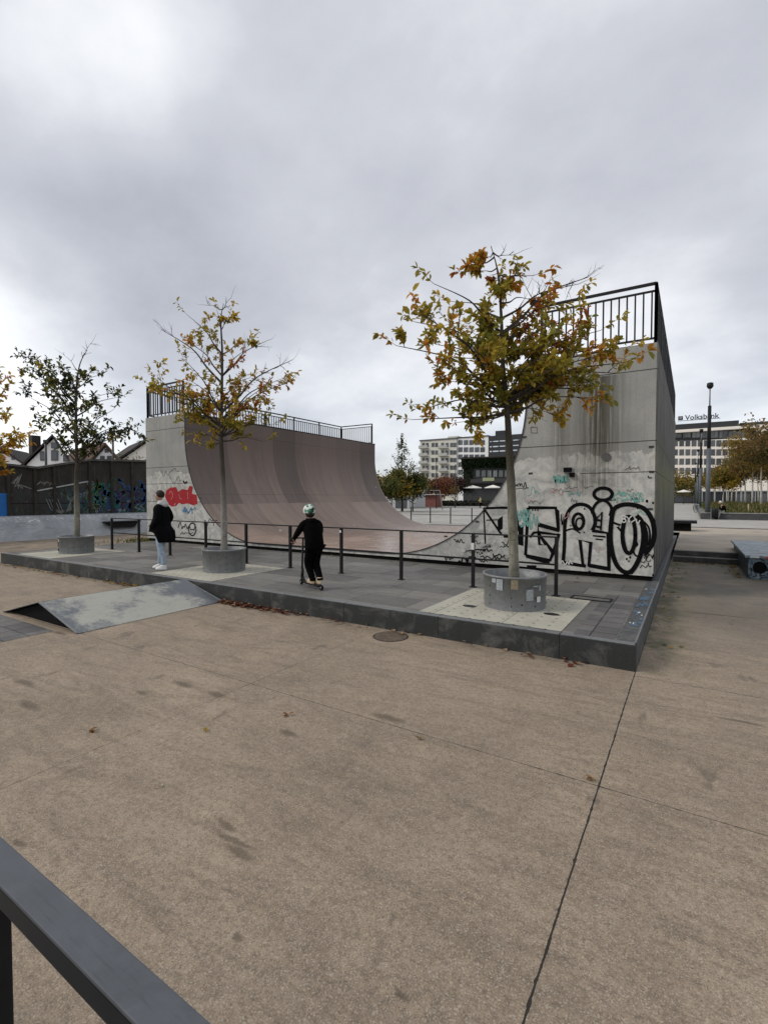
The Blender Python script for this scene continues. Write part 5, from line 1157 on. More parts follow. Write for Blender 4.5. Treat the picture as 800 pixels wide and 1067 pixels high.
def parasol(px, ytop, yrim, ybot, halfpx, dep, lab, grp='parasols on the square'):
    c = ond(px, ytop, dep); z1 = ond(px, yrim, dep).z; rr_ = halfpx*dep/FPX; o = empty('parasol', (c.x, c.y, .3), lab, 'parasol', grp)
    bm = BM(); loft(bm, [((c.x, c.y, z1-.12), rr_, rr_), ((c.x, c.y, z1), rr_*.99, rr_*.99), ((c.x, c.y, c.z), .1, .1)], 8, True, False); mk('canopy', bm, M['canvas'], o)
    bm = BM(); tube(bm, [(c.x, c.y, .3), (c.x, c.y, c.z)], .05, 6); mk('pole', bm, M['frame'], o)
parasol(492, 505.7, 508.2, 518, 10.5, 92, 'cream parasol in front of the ivy pavilion, left of the pair'); parasol(513.5, 505.3, 508, 518, 9.5, 92, 'cream parasol in front of the ivy pavilion, beside the curved wall edge')
# kiosk
KY = 60.0
kk = empty('kiosk', (X_(405, 510, KY).x, KY, .3), 'low white kiosk with dark doors under the trees beyond the half-pipe', 'kiosk')
bm = BM(); ebox(bm, X_(386, 510, KY).x, X_(426, 510, KY).x, KY, KY+5, .3, X_(405, 508.5, KY).z); mk('wall', bm, M['lightmetal'], kk); bm = BM(); ebox(bm, X_(385, 510, KY).x, X_(427, 510, KY).x, KY-.3, KY+5, X_(405, 508.5, KY).z, X_(405, 507.6, KY).z); mk('roof', bm, M['frame'], kk)
for x0, x1 in ((389, 397), (412, 424)):
    bm = BM(); ebox(bm, X_(x0, 510, KY).x, X_(x1, 510, KY).x, KY-.05, KY-.003, .32, X_(405, 510.5, KY).z); d_ = mk('door', bm, M['glass'], kk); bm = BM(); ebox(bm, X_((x0+x1)/2-.3, 510, KY).x, X_((x0+x1)/2+.3, 510, KY).x, KY-.08, KY-.052, .32, X_(405, 510.5, KY).z); mk('door_frame', bm, M['frame'], d_)
p = ond(419, 520, 56); bgtree('pointed_tree', p.x, p.y, .3, 8.9, 3.9, 1.7, 'slender pointed tree rising above the kiosk behind the curve of the half-pipe', 41, PG+[(.12, .12, .03)], M['barkd'], 2200, .22, pointed=True)
for i, (px, dep, h, w, pal, lab) in enumerate(((408, 54, 4.3, 4.4, PG+PY[:2], 'bushy green-yellow tree behind the kiosk, left of the pointed tree'), (430, 56, 4.2, 3.8, PG+PY[:2], 'bushy green-yellow tree behind the kiosk, right of the pointed tree'), (449, 84, 4.9, 5.2, PR, 'rust-red tree in front of the cream apartment block'), (462, 90, 4.6, 4.6, PR+PB, 'reddish brown tree left of the thin dark lamp mast'), (474, 92, 5.4, 4.6, [(.06, .025, .022), (.03, .03, .018), (.10, .035, .025)], 'dark red tree beside the ivy pavilion'))):
    p = ond(px, 520, dep); bgtree('autumn_tree', p.x, p.y, .3, h, w, 1.1, lab, 50+i, pal, M['barkd'], 2600, .34, 'small trees across the square')
def lamp(px, ytop, dep, lab, r=.08, grp='lamp masts across the square'):
    a = ond(px, 520, dep); z1 = ond(px, ytop, dep).z; o = empty('lamp_mast', (a.x, a.y, .3), lab, 'street lamp', grp); bm = BM(); tube(bm, [(a.x, a.y, .3), (a.x, a.y, z1)], [r, r*.7], 8); mk('pole', bm, M['ironw'], o)
    bm = BM(); tube(bm, [(a.x, a.y, z1), (a.x, a.y, z1+.3)], r*1.3, 8); mk('lamp_head', bm, M['ironw'], o)
lamp(454.5, 479, 70, 'thin dark lamp mast in front of the rust-red tree'); lamp(474.3, 486, 74, 'thin dark lamp mast in front of the dark red tree')
# bike rack frames / small hut
hb = ond(446, 516, 80); o = empty('red_hut', (hb.x, hb.y, .3), 'small brick-red hut under the rust-coloured trees', 'hut'); bm = BM(); bx(bm, (hb.x-1.6, hb.y, .3), (hb.x+1.6, hb.y+2, 2.3)); mk('wall', bm, plain('brick red boards', (.16, .06, .05), .8, 0, .3, 3), o); bm = BM(); bx(bm, (hb.x-1.9, hb.y-.5, 2.3), (hb.x+1.9, hb.y+2.2, 2.42)); mk('roof', bm, M['lightmetal'], o)
o = empty('goal_frame', (ond(434, 518, 62).x, ond(434, 518, 62).y, .3), 'pale tubular goal frame on the square right of the kiosk', 'goal'); a = ond(430, 520, 62); b = ond(437, 511, 62); c = ond(458, 511, 62); d = ond(461, 520, 62); bm = BM(); a.z = d.z = .3; tube(bm, [a, b, c, d], .06, 6); mk('frame', bm, M['lightmetal'], o)
# hedges and clutter along the far edge of the square
V, Fc, Cl = [], [], []
for _ in range(5000):
    px = ir.uniform(425, 560); p = ond(px, 520, ir.uniform(88, 96)); p.z = ir.uniform(.3, 1.05); leaf(V, Fc, Cl, p, rv(ir), rv(ir), .4, .35, jit(ir.choice([(.02, .03, .015), (.035, .045, .02), (.05, .045, .03)]), ir))
o = foliage('hedge', V, Fc, Cl, None, (ond(490, 520, 92).x, ond(490, 520, 92).y, .3)); tag(o, 'long low dark hedge along the far edge of the square in front of the pavilion', 'hedge')
# tables/planks seen as low boxes in front of the pavilion
tw = None
for i in range(7):
    p = ond(470+i*8, 519, 84+i%2*3); bm = BM(); bx(bm, (p.x-.7, p.y-.4, .98), (p.x+.7, p.y+.4, 1.03)); bx(bm, (p.x-.6, p.y-.05, .3), (p.x-.5, p.y+.05, .98)); bx(bm, (p.x+.5, p.y-.05, .3), (p.x+.6, p.y+.05, .98))
    o = mk('cafe_table', bm, M['ironw'], loc=(p.x, p.y, .3)); tag(o, ('first', 'second', 'third', 'fourth', 'fifth', 'sixth', 'last')[i]+' small dark cafe table from the left in the row before the ivy pavilion', 'table', 'cafe tables before the pavilion')

def small_person(loc, yaw, lab, top, legs, hair, pose='stand', s=1.0):
    """compact figure on one skeleton; clothes are slightly fuller surfaces"""
    o = empty('person', loc, lab, 'person'); loc = Vector(loc)
    sit = pose in ('sit',); hz = .46 if sit else .93
    tl = -.18 if sit else .0
    V, E, Rr = [Vector((0, 0, hz))], [], [(.14, .10)]
    chain(V, E, Rr, 0, [((0, tl*-.3, hz+.2), (.14, .10)), ((0, tl*-.9, hz+.40), (.16, .10)), ((0, tl*-1.2, hz+.50), .05), ((0, tl*-1.4, hz+.58), .05)])
    arms = []
    for sx in (-1, 1):
        A = [((sx*.18, tl*-1, hz+.46), .06), ((sx*.24, .08+tl*-.8, hz+.22), .045), ((sx*.15, .26+tl*-.4, hz+.10), .032)]; arms.append(A); e = chain(V, E, Rr, 2, A); hand(V, E, Rr, e, A[-1][0], (0, 1, -.2), (0, -.3, -1), .5)
    legsP = []
    for sx in (-1, 1):
        Lg = [((sx*.10, .42, .48), .065), ((sx*.11, .50, .08), .04), ((sx*.11, .62, .04), .035)] if sit else [((sx*.09, .03+.1*sx, .50), .062), ((sx*.10, .0-.04*sx, .08), .042), ((sx*.10, .12, .04), .035)]
        legsP.append(Lg); chain(V, E, Rr, 0, Lg)
    hc = (0, tl*-1.7+.03, hz+.72); bm = join(skin(V, E, Rr, 1), head_mesh(hc)); mk('body', place(bm, loc, yaw, s), SKINM, o, fix=False)
    V, E, Rr = [Vector((0, 0, hz))], [], [(.18, .14)]; chain(V, E, Rr, 0, [((0, tl*-.3, hz+.2), (.18, .14)), ((0, tl*-.9, hz+.40), (.19, .14)), ((0, tl*-1.1, hz+.49), .085)])
    for A in arms: chain(V, E, Rr, 2, [(A[0][0], .085), (A[1][0], .066), (A[2][0], .05)])
    mk('jacket', place(skin(V, E, Rr, 1), loc, yaw, s), top, o, fix=False)
    V, E, Rr = [Vector((0, 0, hz+.02))], [], [(.165, .13)]
    for Lg in legsP: chain(V, E, Rr, 0, [(Lg[0][0], .085), (Lg[1][0], .058)])
    mk('trousers', place(skin(V, E, Rr, 1), loc, yaw, s), legs, o, fix=False)
    bm = BM(); ball(bm, (hc[0], hc[1]-.02, hc[2]+.03), .098, .9, 1, 1); mk('hair', place(bm, loc, yaw, s), hair, o)
    for Lg in legsP:
        x, y, z = Lg[1][0]; bm = BM(); loft(bm, [((x, y+.06, z-.08), .045, .13), ((x, y+.06, z-.04), .048, .135), ((x, y+.02, z+.02), .045, .08)], 12); mk('shoe', place(bm, loc, yaw, s), M['iron'], o)
    return o
YW = plain('yellow jacket cloth', (.36, .36, .10), .8)
p = ond(500.5, 523.5, 76); small_person((p.x, p.y, .3), 2.2, 'distant person in a yellow top and black trousers crossing the square', YW, BLK, HAIR)

# ------------------------------------------------------------------ right background
VY = 190.0
vb = empty('bank_building', (X_(760, 500, VY).x, VY, .3), 'long pale stone office building with square windows and a roof sign, right of the half-pipe', 'building')
def vb_box(n, x0, x1, y0, y1, yo0, yo1, mat, parent=None):
    a, b = X_(x0, y1, VY), X_(x1, y0, VY); bm = BM(); ebox(bm, a.x, b.x, VY+yo0, VY+yo1, a.z, b.z); return mk(n, bm, mat, parent or vb)
xr = 850
a = X_(690, 446, VY); b = X_(xr, 446, VY); ztop = X_(750, 446.3, VY).z
bm = BM(); ebox(bm, a.x, b.x, VY, VY+15, 0, X_(750, 457.6, VY).z); mk('wall', bm, M['stone'], vb)
bm = BM(); ebox(bm, a.x, X_(788, 450, VY).x, VY+1.5, VY+15, X_(750, 457.6, VY).z, X_(750, 448, VY).z); mk('recessed_storey', bm, M['darkclad'], vb)
bm = BM(); ebox(bm, X_(788.3, 450, VY).x, b.x, VY, VY+15, X_(750, 457.5, VY).z, X_(750, 448, VY).z); mk('wall', bm, M['stone'], vb)
bm = BM(); ebox(bm, a.x, b.x, VY-.5, VY+15, X_(750, 448, VY).z, X_(750, 445.2, VY).z); mk('cornice', bm, M['stone'], vb)
bm = BM(); ebox(bm, a.x, X_(770, 440, VY).x, VY+1, VY+14, X_(750, 445.2, VY).z, X_(750, 438.7, VY).z); rfo = mk('roof', bm, M['darkclad'], vb)
bm = BM(); ebox(bm, X_(771.5, 440, VY).x, b.x, VY+2.5, VY+14, X_(750, 445.2, VY).z, X_(750, 441, VY).z); mk('roof', bm, M['darkclad'], vb)
window_grid(vb, VY, [703.5+6.45*k for k in range(16)], [461.8, 471.3, 480.9, 490.5], 4.7, 6.0, plain('window reveal', (.10, .10, .10), .6), mat_glass('office glass', (.028, .034, .045), (.12, .125, .13)))
window_grid(vb, VY+1.45, [706+9.5*k for k in range(8)], [452.6], 8.2, 6.6, M['frame'], mat_glass('penthouse glass', (.05, .055, .06), (.22, .23, .23)))
def text_mesh(name, s, size, loc, mat, parent, depth=.15, spacing=1.0, bold=0):
    cu = bpy.data.curves.new('txt', 'FONT'); cu.body = s; cu.size = size; cu.extrude = depth; cu.space_character = spacing; cu.offset = bold
    t = bpy.data.objects.new('txt', cu); C.objects.link(t); dg = bpy.context.evaluated_depsgraph_get(); me = bpy.data.meshes.new_from_object(t.evaluated_get(dg)); bm = BM(); bm.from_mesh(me)
    bpy.data.objects.remove(t); bpy.data.meshes.remove(me); bmesh.ops.transform(bm, matrix=Matrix.Translation(loc) @ Matrix.Rotation(R_(90), 4, 'X'), verts=bm.verts); return mk(name, bm, mat, parent, fix=False)
sgn = empty('roof_sign', X_(728, 438, VY), 'roof sign in dark letters with a square emblem reading Volksbank', 'sign')
NAVY = plain('navy sign letters', (.012, .02, .045), .6)
p0 = X_(713.6, 438.3, VY); p1 = X_(750.5, 438.3, VY); wid = p1.x-p0.x; sz = wid/4.35
text_mesh('lettering', 'Volksbank', sz, (p0.x, VY+.6, p0.z+.3), NAVY, sgn, .15, 1.0, .016*sz)
e0 = X_(706.3, 438.2, VY); e1 = X_(711.4, 433.2, VY); bm = BM(); ebox(bm, e0.x, e1.x, VY+.5, VY+.8, e0.z+.2, e1.z); em = mk('emblem', bm, NAVY, sgn)
cx = (e0.x+e1.x)/2; cz = (e0.z+e1.z)/2+.1; ww = (e1.x-e0.x)*.34
bm = BM(); bar(bm, (cx-ww, VY+.45, cz-ww*.2), (cx-ww*.1, VY+.45, cz+ww*.6), .1, ww*.30); bar(bm, (cx-ww*.1, VY+.45, cz+ww*.6), (cx+ww, VY+.45, cz+ww*.6), .1, ww*.30); bar(bm, (cx-ww*.2, VY+.45, cz-ww*.7), (cx+ww*.6, VY+.45, cz-ww*.0), .1, ww*.30); mk('emblem_mark', bm, M['white'], em)
bm = BM(); bar(bm, (e0.x, VY+.9, p0.z+.15), (p1.x, VY+.9, p0.z+.15), .15, .15); mk('bracket', bm, M['frame'], sgn)
# plaza lamps, receding row
LAMPX = ond(737.3, 541, 35.8)
def plaza_lamp(x, y, h, lab):
    o = empty('plaza_lamp', (x, y, .3), lab, 'street lamp', 'tall steel lamp columns along the plaza'); z = .3
    bm = BM(); tube(bm, [(x, y, z), (x, y, z+h*.52)], [.16, .15], 14); tube(bm, [(x, y, z), (x, y, z+.06)], .21, 14); mk('lower_column', bm, plain('grey steel column', (.10, .11, .12), .5, .2, .2, 4), o)
    bm = BM(); tube(bm, [(x, y, z+h*.52), (x, y, z+h*.83)], [.125, .115], 14); mk('upper_column', bm, M['iron'], o)
    bm = BM(); tube(bm, [(x, y, z+h*.83), (x, y, z+h*.96)], .045, 8); tube(bm, [(x+.08, y, z+h*.45), (x+.26, y, z+h*.45)], .03, 6); mk('stem', bm, M['galv'], o)
    bm = BM(); loft(bm, [((x, y, z+h*.955), .12, .12), ((x, y, z+h*.97), .22, .22), ((x, y, z+h*.995), .20, .20), ((x, y, z+h), .05, .05)], 14); mk('lamp_head', bm, M['iron'], o)
for px, ytop, lab in ((737.3, 399, 'nearest and tallest-looking steel lamp column, in front of the bank building'), (729.2, 447, 'second steel lamp column, just left of the nearest one'), (726.3, 468, 'third steel lamp column from the camera, thin behind the second'), (724.2, 482, 'fourth steel lamp column, thinnest beside the path')):
    dep = 35.8*119/(518-ytop); a = ond(px, 518, dep); plaza_lamp(a.x, a.y, 10.05, lab)
# raised lawn edged by a low wall
e = onz(730, 541, .3); WXL = e.x; WYL = e.y
lw = empty('planter_wall', (WXL, WYL, .3), 'long low dark stone wall edging the lawn behind the lamp column', 'wall')
bm = BM(); bx(bm, (WXL, WYL, .3), (WXL+40, WYL+.42, .74)); mk('wall_face', bm, plain('dark basalt wall', (.07, .07, .072), .8, 0, .3, 2), lw); bm = BM(); bx(bm, (WXL-.03, WYL-.04, .742), (WXL+40, WYL+.46, .80)); mk('coping', bm, plain('pale wall coping', (.24, .235, .225), .7, 0, .2, 2), lw)
bm = BM(); bx(bm, (WXL-.02, WYL+.47, .3), (WXL+.3, WYL+70, .8)); mk('wall_face', bm, plain('grey wall return', (.12, .12, .118), .8, 0, .2, 2), lw)
sheet('lawn', WXL+.3, WYL+.46, WXL+60, WYL+75, .72, plain('meadow ground', (.11, .10, .035), .95, 0, .45, .35))
V, Fc, Cl = [], [], []
for _ in range(16000):
    d = ir.random()**1.6; x = WXL+.5+ir.random()*26; y = WYL+.6+d*60; h = ir.uniform(.12, .42)*(1+.5*math.sin(x*.8+y*.35)); c = ir.choice([(.10, .12, .03), (.16, .14, .05), (.26, .20, .10), (.07, .10, .025)])
    leaf(V, Fc, Cl, Vector((x, y, .72)), Vector((ir.uniform(-.4, .4), ir.uniform(-.4, .4), 1)), rv(ir), h*1.3, .09, jit(c, ir))
o = foliage('grass', V, Fc, Cl, None, (WXL+10, WYL+10, .72)); tag(o, 'tall yellow-green meadow grass growing behind the low wall', 'grass', kind='stuff')
bm = BM(); q = ond(779, 541, 36.2); tube(bm, [(q.x, q.y+.0, .3), (q.x, q.y, 1.42)], .05, 6); o = mk('marker_post', bm, plain('yellowish marker post', (.38, .33, .2), .7), loc=(q.x, q.y, .3)); o.location.y -= .25; tag(o, 'short yellowish post standing against the low lawn wall', 'post')
# rows of pale-trunked trees
row = []
t0 = ond(793, 529, 54)
specs = [(793, 54, 7.6, 5.2, PB+PY[:2], 'brown-olive'), (783.6, 62, 7.4, 4.8, PB+PY[:1], 'brown'), (776.5, 70, 7.4, 5, PB, 'brown'), (767, 84, 8.0, 5.4, PB, 'brown'), (762, 96, 8.0, 5.4, PB, 'brown'), (757, 108, 7.8, 5.2, PB+PY[:1], 'brown'), (753, 66, 4.6, 3.4, PY, 'yellow'), (812, 50, 8.0, 5, PG+PB, 'green-brown'), (803, 66, 8.6, 5.6, PB, 'brown'), (790, 88, 8.4, 5.6, PB, 'brown'), (800, 100, 8.4, 6, PB, 'brown'), (772, 112, 8, 5.6, PB, 'brown'), (744, 118, 7.0, 5.0, PY+PB, 'ochre'), (737, 126, 6.6, 5, PY+PB, 'ochre')]
ordn = ['nearest and largest', 'second', 'third', 'fourth', 'fifth', 'sixth']
for i, (px, dep, h, w, pal, cn) in enumerate(specs):
    q = ond(px, 520, dep)
    lab = (f'{ordn[i]} pale-trunked brown tree of the row on the lawn' if i < 6 else {6: 'bright yellow tree in the gap left of the brown trees on the lawn', 7: 'green-brown tree on the lawn cut by the right edge of the picture', 8: 'pale-trunked brown tree behind the nearest one at the right edge', 9: 'brown tree in the back row of the lawn behind the nearest pale trunk', 10: 'brown tree far back at the right edge of the lawn', 11: 'far brown tree filling the gap between the third and fourth pale trunks', 12: 'ochre tree just right of the nearest lamp column', 13: 'ochre tree hidden partly by the nearest lamp column'}[i])
    bgtree('plane_tree', q.x, q.y, .72, h, w, h*.42, lab, 80+i, pal, plain('pale plane bark', (.46, .44, .40), .9, 0, .25, 4) if i == 0 else bpy.data.materials['pale plane bark'], 3200, .30, 'trees on the raised lawn')
for i, (px, dep, h, w, lab) in enumerate(((702, 118, 7.2, 6.5, 'yellow-green tree at the end of the path beside the half-pipe flank'), (712, 122, 7.0, 6.5, 'ochre-green tree at the end of the path, second from the half-pipe'), (721, 126, 7.4, 6, 'yellowish tree at the end of the path behind the thin lamp columns'))):
    q = ond(px, 520, dep); bgtree('autumn_tree', q.x, q.y, .3, h, w, 1.6, lab, 120+i, PY+PG, M['barkd'], 1500, .42, 'trees at the end of the path')
# dark shop front under the trees at the end of the path
q = ond(712, 518, 132); o = empty('cafe_building', (q.x, q.y, .3), 'dark low cafe front at the end of the path', 'building'); bm = BM(); bx(bm, (q.x-9, q.y, .3), (q.x+70, q.y+6, 3.4)); mk('wall', bm, M['darkclad'], o)
cp = None
for k in range(12):
    bm = BM(); bx(bm, (q.x-8+6*k, q.y-.1, .5), (q.x-3.5+6*k, q.y-.003, 2.8)); mk('window', bm, M['glass'], o)
parasol(712.5, 510.3, 512.3, 519, 6.2, 105, 'cream parasol at the far end of the path beside the half-pipe flank')
# pergola of pale posts behind the lawn
q = ond(745, 518, 86); o = empty('pergola', (q.x, q.y, .3), 'pale steel pergola behind the lamp columns on the lawn', 'pergola')
for k in range(9):
    bm = BM(); bx(bm, (q.x-2+k*1.9, q.y-.06, .3), (q.x-1.88+k*1.9, q.y+.06, 2.9)); mk('post', bm, M['lightmetal'], o)
bm = BM(); bx(bm, (q.x-2.2, q.y-.1, 2.903), (q.x+13.6, q.y+.1, 3.05)); mk('beam', bm, M['lightmetal'], o)
# litter bin
q = onz(744.3, 541.3, .3); o = empty('litter_bin', (q.x, q.y, .3), 'dark litter bin standing against the low lawn wall right of the lamp column', 'litter bin'); bm = BM(); loft(bm, [((q.x, q.y-.3, .42), .20, .20), ((q.x, q.y-.3, 1.0), .23, .23), ((q.x, q.y-.3, 1.12), .20, .20)], 14); mk('bin_body', bm, M['iron'], o)
bm = BM(); bx(bm, (q.x-.26, q.y-.34, .3), (q.x-.21, q.y-.26, 1.1)); mk('post', bm, M['galv'], o); bm = BM(); bx(bm, (q.x+.21, q.y-.34, .3), (q.x+.26, q.y-.26, 1.1)); mk('post', bm, M['galv'], o)
# person resting on the wall
q = onz(754, 541, .3); small_person((q.x, WYL+.12, .36), R_(118), 'person in black jacket and pale cap sitting bent over on the low lawn wall', BLK, plain('pale trousers cloth', (.35, .34, .33), .85), M['white'], 'sit', 1.0)
for ob in C.objects:
    if ob.get('label', '').startswith('person in black jacket'): ob.location.z = .36
# ledge bench by the flank
q0 = onz(689, 551.5, .3); o = empty('ledge_bench', (-.0, 27.5, .3), 'dark slab bench sticking out past the far corner of the half-pipe', 'bench'); bm = BM(); bx(bm, (-1.2, 27.1, .68), (.25, 28.4, .80)); mk('seat', bm, M['iron'], o); bm = BM(); bx(bm, (-1.1, 27.3, .3), (.02, 28.2, .678)); mk('base', bm, M['plinth'], o)
# bicycles / parked clutter at the foot of the lamps
def bike(px, dep, lab, col):
    q = ond(px, 520, dep); x, y, z = q.x, q.y, .3; o = empty('bicycle', (x, y, z), lab, 'bicycle', 'bicycles parked along the plaza lamps'); u = Vector((-.5, .86, 0))
    for s in (-.52, .52):
        c = Vector((x, y, z+.34))+u*s; bm = BM(); pts = [c+u*.33*math.cos(t)+Vector((0, 0, .33*math.sin(t))) for t in (2*math.pi*k/14 for k in range(15))]; tube(bm, pts, .02, 5, False); mk('wheel', bm, M['iron'], o)
    B0 = Vector((x, y, z)); bm = BM(); A = lambda s, h: B0+u*s+Vector((0, 0, h))
    for p_, q_ in ((A(-.52, .34), A(-.15, .85)), (A(-.15, .85), A(-.05, .3)), (A(-.05, .3), A(-.52, .34)), (A(-.05, .3), A(.36, .82)), (A(-.12, .78), A(.36, .82)), (A(.34, .95), A(.52, .34))): tube(bm, [p_, q_], .02, 5)
    mk('frame', bm, col, o); bm = BM(); tube(bm, [A(.34, 1.0)+Vector((.25, .1, 0)), A(.34, 1.0)-Vector((.25, .1, 0))], .018, 5); mk('handlebar', bm, M['iron'], o); bm = BM(); bar(bm, A(-.3, .92), A(-.05, .92), .12, .05); mk('saddle', bm, M['iron'], o)
for i, (px, dep, lab) in enumerate(((728, 50, 'bicycle parked at the low wall return, nearest to the lamp column'), (727, 56, 'bicycle parked second along the lawn edge'), (726, 63, 'bicycle parked third along the lawn edge'), (731, 68, 'bicycle farthest along the lawn edge'))): bike(px, dep, lab, [M['iron'], M['lightmetal'], M['ironw'], M['blue']][i])

# ------------------------------------------------------------------ skate box on the right
sb = empty('skate_box', (1.7, 15.2, 0), 'blue-grey skate box with black graffiti and an overhanging steel top at the right edge', 'skate box')
bx0, by0, by1 = 1.17, 14.55, 19.3
a = onz(779, 603, 0); bx0, by0 = a.x, a.y; by1 = 18.9; bz = onz(777, 577.4, .5); TZ = CAMH-(577.4-518)*(603-518)**0*0
TZ = .56
BOXM = NT('blue-grey painted box'); pp = BOXM.pos(); nn = BOXM.noise(pp, 3, 6, .7, 1); ss = BOXM.noise(pp, 5.5, 3, .6, 2.5)
cc = BOXM.mix(BOXM.mr(nn, .35, .65), (.09, .125, .15), (.17, .23, .26)); cc = BOXM.mix(BOXM.mr(ss, .50, .54, 0, .9), cc, (.012, .014, .02)); cc = BOXM.mix(BOXM.mr(BOXM.noise(pp, 4, 3, .6, 2), .62, .66, 0, .7), cc, (.10, .22, .42)); BOXM = BOXM.fin(cc, .5)
bm = BM(); bx(bm, (bx0, by0, 0), (bx0+1.25, by1, TZ-.06)); mk('body', bm, [BOXM], sb, bevel=.01)
TOPM = NT('blue-grey steel top with worn paint'); pp = TOPM.pos(); nn = TOPM.noise(pp, 2.2, 6, .75, 1.4); cc = TOPM.mix(TOPM.mr(nn, .42, .58), (.12, .155, .185), (.30, .35, .38)); cc = TOPM.mix(TOPM.mr(TOPM.noise(pp, 6, 5, .7, 1), .58, .64, 0, .8), cc, (.50, .52, .52)); TOPM = TOPM.fin(cc, .45, metal=.2)
bm = BM(); bx(bm, (bx0-.07, by0-.07, TZ-.06), (bx0+1.35, by1+.07, TZ)); mk('top', bm, TOPM, sb, bevel=.01)
bm = BM(); bx(bm, (bx0+.30, by0-.082, TZ-.055), (bx0+1.2, by0-.0725, TZ-.008)); mk('sticker', bm, plain('faded red strip', (.42, .10, .10), .6, 0, .4, 20), sb)
bm = BM(); bx(bm, (bx0+.02, by0-.082, TZ-.05), (bx0+.20, by0-.0725, TZ-.01)); mk('sticker', bm, M['white'], sb)
bm = BM()
for x in (bx0+.22, bx0+.66, bx0+1.0):
    Q = [Vector((x+.10*math.cos(t), by0-.004, .28+.11*math.sin(t))) for t in (2*math.pi*k/14 for k in range(14))]; ribbon(bm, Q, .07, (0, -1, 0), .003, True); bm.faces.new([bm.verts.new(q+Vector((0, -.0045, 0))) for q in Q])
ribbon(bm, [(bx0+.35, by0, .2), (bx0+.42, by0, .40), (bx0+.46, by0, .2), (bx0+.52, by0, .38), (bx0+.57, by0, .22)], .03, (0, -1, 0), .005)
mk('graffiti', bm, M['black'], sb)

# ------------------------------------------------------------------ paint marks on the kerb, leaves, weeds
kr = random.Random(8)
for mat, n, sx in ((M['white'], 7, .035), (plain('old blue paint', (.07, .12, .17), .6, 0, .4, 20), 26, .075)):
    bm = BM()
    for k in range(n):
        cx = kr.uniform(-.66, -.53); cy = kr.choice([7.0, 7.7, 8.2, 8.9, 9.6])+kr.gauss(0, .13); m = 9; rr0 = sx*kr.uniform(.3, 1); ln = kr.uniform(1, 3)
        P = [(cx+rr0*kr.uniform(.6, 1.2)*math.cos(2*math.pi*q/m)*.7, cy+rr0*ln*kr.uniform(.6, 1.2)*math.sin(2*math.pi*q/m), PZ+(.0045 if mat is M['white'] else .0035)+k*.0001) for q in range(m)]
        P = [(min(-.505, max(-.69, x)), y, z) for x, y, z in P]; bm.faces.new([bm.verts.new(q) for q in P])
    struct(mk('paint_mark', bm, mat))
LR = random.Random(21)
def flat_leaf(V, Fc, Cl, x, y, z, L, col):
    a = LR.uniform(0, 6.28); ax = Vector((math.cos(a), math.sin(a), LR.uniform(-.05, .35))); leaf(V, Fc, Cl, Vector((x, y, z)), ax, Vector((0, 0, 1)), L, L*LR.uniform(.5, .8), jit(col, LR))
V, Fc, Cl = [], [], []
REDS = [(.17, .05, .035), (.12, .04, .03), (.24, .11, .06), (.34, .24, .15), (.08, .04, .03)]
for _ in range(420):
    x = -7.25+abs(LR.gauss(0, .75)) if LR.random() < .85 else LR.uniform(-7, -1); flat_leaf(V, Fc, Cl, x, 5.93-abs(LR.gauss(0, .075)), LR.uniform(.006, .04), LR.uniform(.05, .10), LR.choice(REDS))
for _ in range(130):
    x = -9.9+LR.gauss(0, .9); flat_leaf(V, Fc, Cl, x, 5.93-abs(LR.gauss(0, .07)), LR.uniform(.006, .03), LR.uniform(.05, .10), LR.choice(REDS+PY))
for _ in range(60): flat_leaf(V, Fc, Cl, -14.5+LR.gauss(0, 1.6), 5.9-abs(LR.gauss(0, .1)), .01, .08, LR.choice(PY+REDS))
for _ in range(30): flat_leaf(V, Fc, Cl, -.42+abs(LR.gauss(0, .15)), LR.uniform(6.5, 16.5), .01, .07, LR.choice(PY+[(.09, .06, .03)]))
for _ in range(50): flat_leaf(V, Fc, Cl, LR.uniform(-.3, 1.1), 16.7-abs(LR.gauss(0, .25)), .01, .07, LR.choice(PY+[(.3, .28, .24)]))
for _ in range(45): flat_leaf(V, Fc, Cl, 1.05-abs(LR.gauss(0, .12)), LR.uniform(14.2, 16.8), .01, .08, LR.choice(PY+[(.4, .38, .34)]))
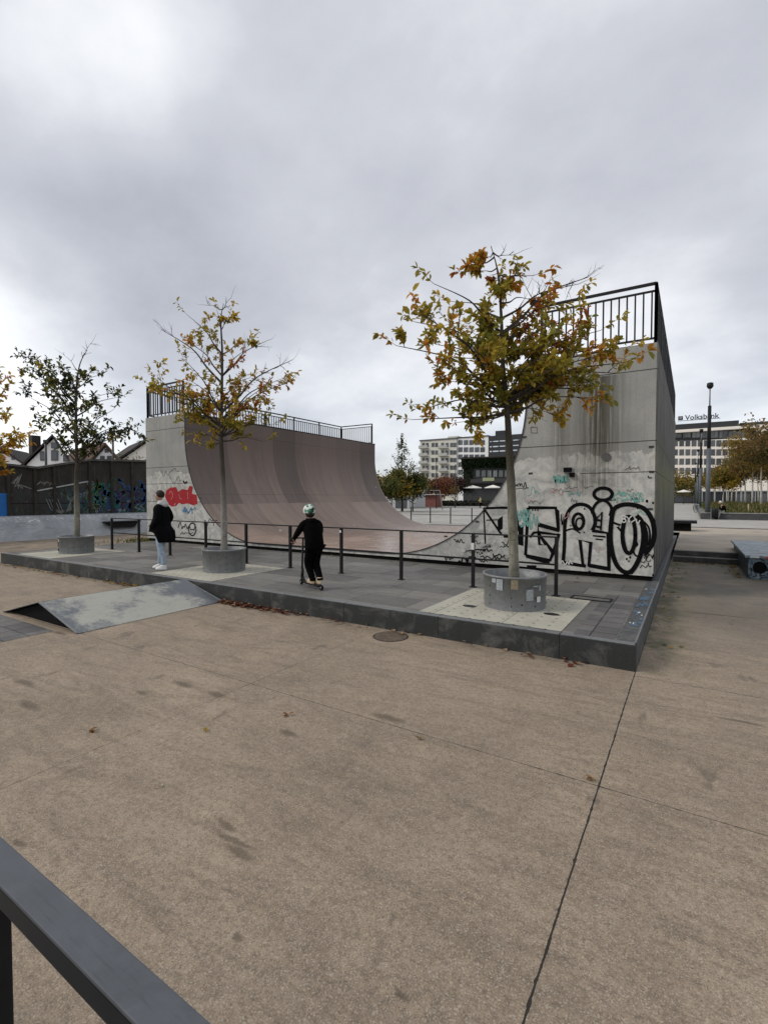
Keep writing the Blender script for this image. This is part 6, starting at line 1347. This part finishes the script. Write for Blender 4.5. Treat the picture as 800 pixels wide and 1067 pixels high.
for _ in range(50): flat_leaf(V, Fc, Cl, LR.uniform(-16, -1), LR.uniform(9.6, 10.6), PZ+.01, .07, LR.choice(PY+[(.12, .08, .04)]))
o = foliage('leaf_litter', V, Fc, Cl, None, (-6, 5.9, 0)); tag(o, 'red and brown fallen leaves swept together along the kerbs', 'fallen leaves', kind='stuff')
for px, py, L, col, lab in ((94, 762, .10, (.30, .16, .05), 'curled brown leaf on the floor near the left edge, below the wedge'), (617, 812, .09, (.38, .26, .13), 'pale brown leaf beside the crossing of the floor joints'), (214, 762, .07, (.42, .30, .06), 'small yellow leaf on the floor in the middle of the left bay'), (300, 745, .08, (.28, .12, .05), 'rust-coloured leaf just below the long joint'), (436, 769, .07, (.34, .24, .12), 'small tan leaf above the long joint, left of the middle'), (165, 820, .05, (.45, .40, .30), 'tiny pale leaf low in the left bay'), (560, 680, .06, (.34, .16, .07), 'reddish leaf lying close to the front kerb near its corner'), (644, 600, .07, (.36, .3, .1), 'yellowish leaf at the foot of the graffiti wall near its right corner')):
    z = PZ+.012 if py == 600 else .004; q = onz(px, py, z); V, Fc, Cl = [], [], []
    for k in range(4): flat_leaf(V, Fc, Cl, q.x+LR.uniform(-.01, .01), q.y+LR.uniform(-.01, .01), z+.003*k+.003, L*.55, col)
    o = foliage('fallen_leaf', V, Fc, Cl, None, (q.x, q.y, z)); tag(o, lab, 'leaf', 'single leaves on the floor')
# weeds by the bank and moss at the foot of the side kerb
V, Fc, Cl = [], [], []
for _ in range(1400):
    x = -19.3+LR.gauss(0, .9); y = 12.6+LR.gauss(0, .7); leaf(V, Fc, Cl, Vector((x, y, 0)), Vector((LR.uniform(-.5, .5), LR.uniform(-.5, .5), 1)), rv(LR), LR.uniform(.06, .17), .03, jit(LR.choice([(.10, .11, .02), (.14, .13, .03), (.06, .08, .02)]), LR))
o = foliage('weeds', V, Fc, Cl, None, (-19.3, 12.6, 0)); tag(o, 'low yellow-green weeds growing on the floor left of the half-pipe', 'weeds', kind='stuff')
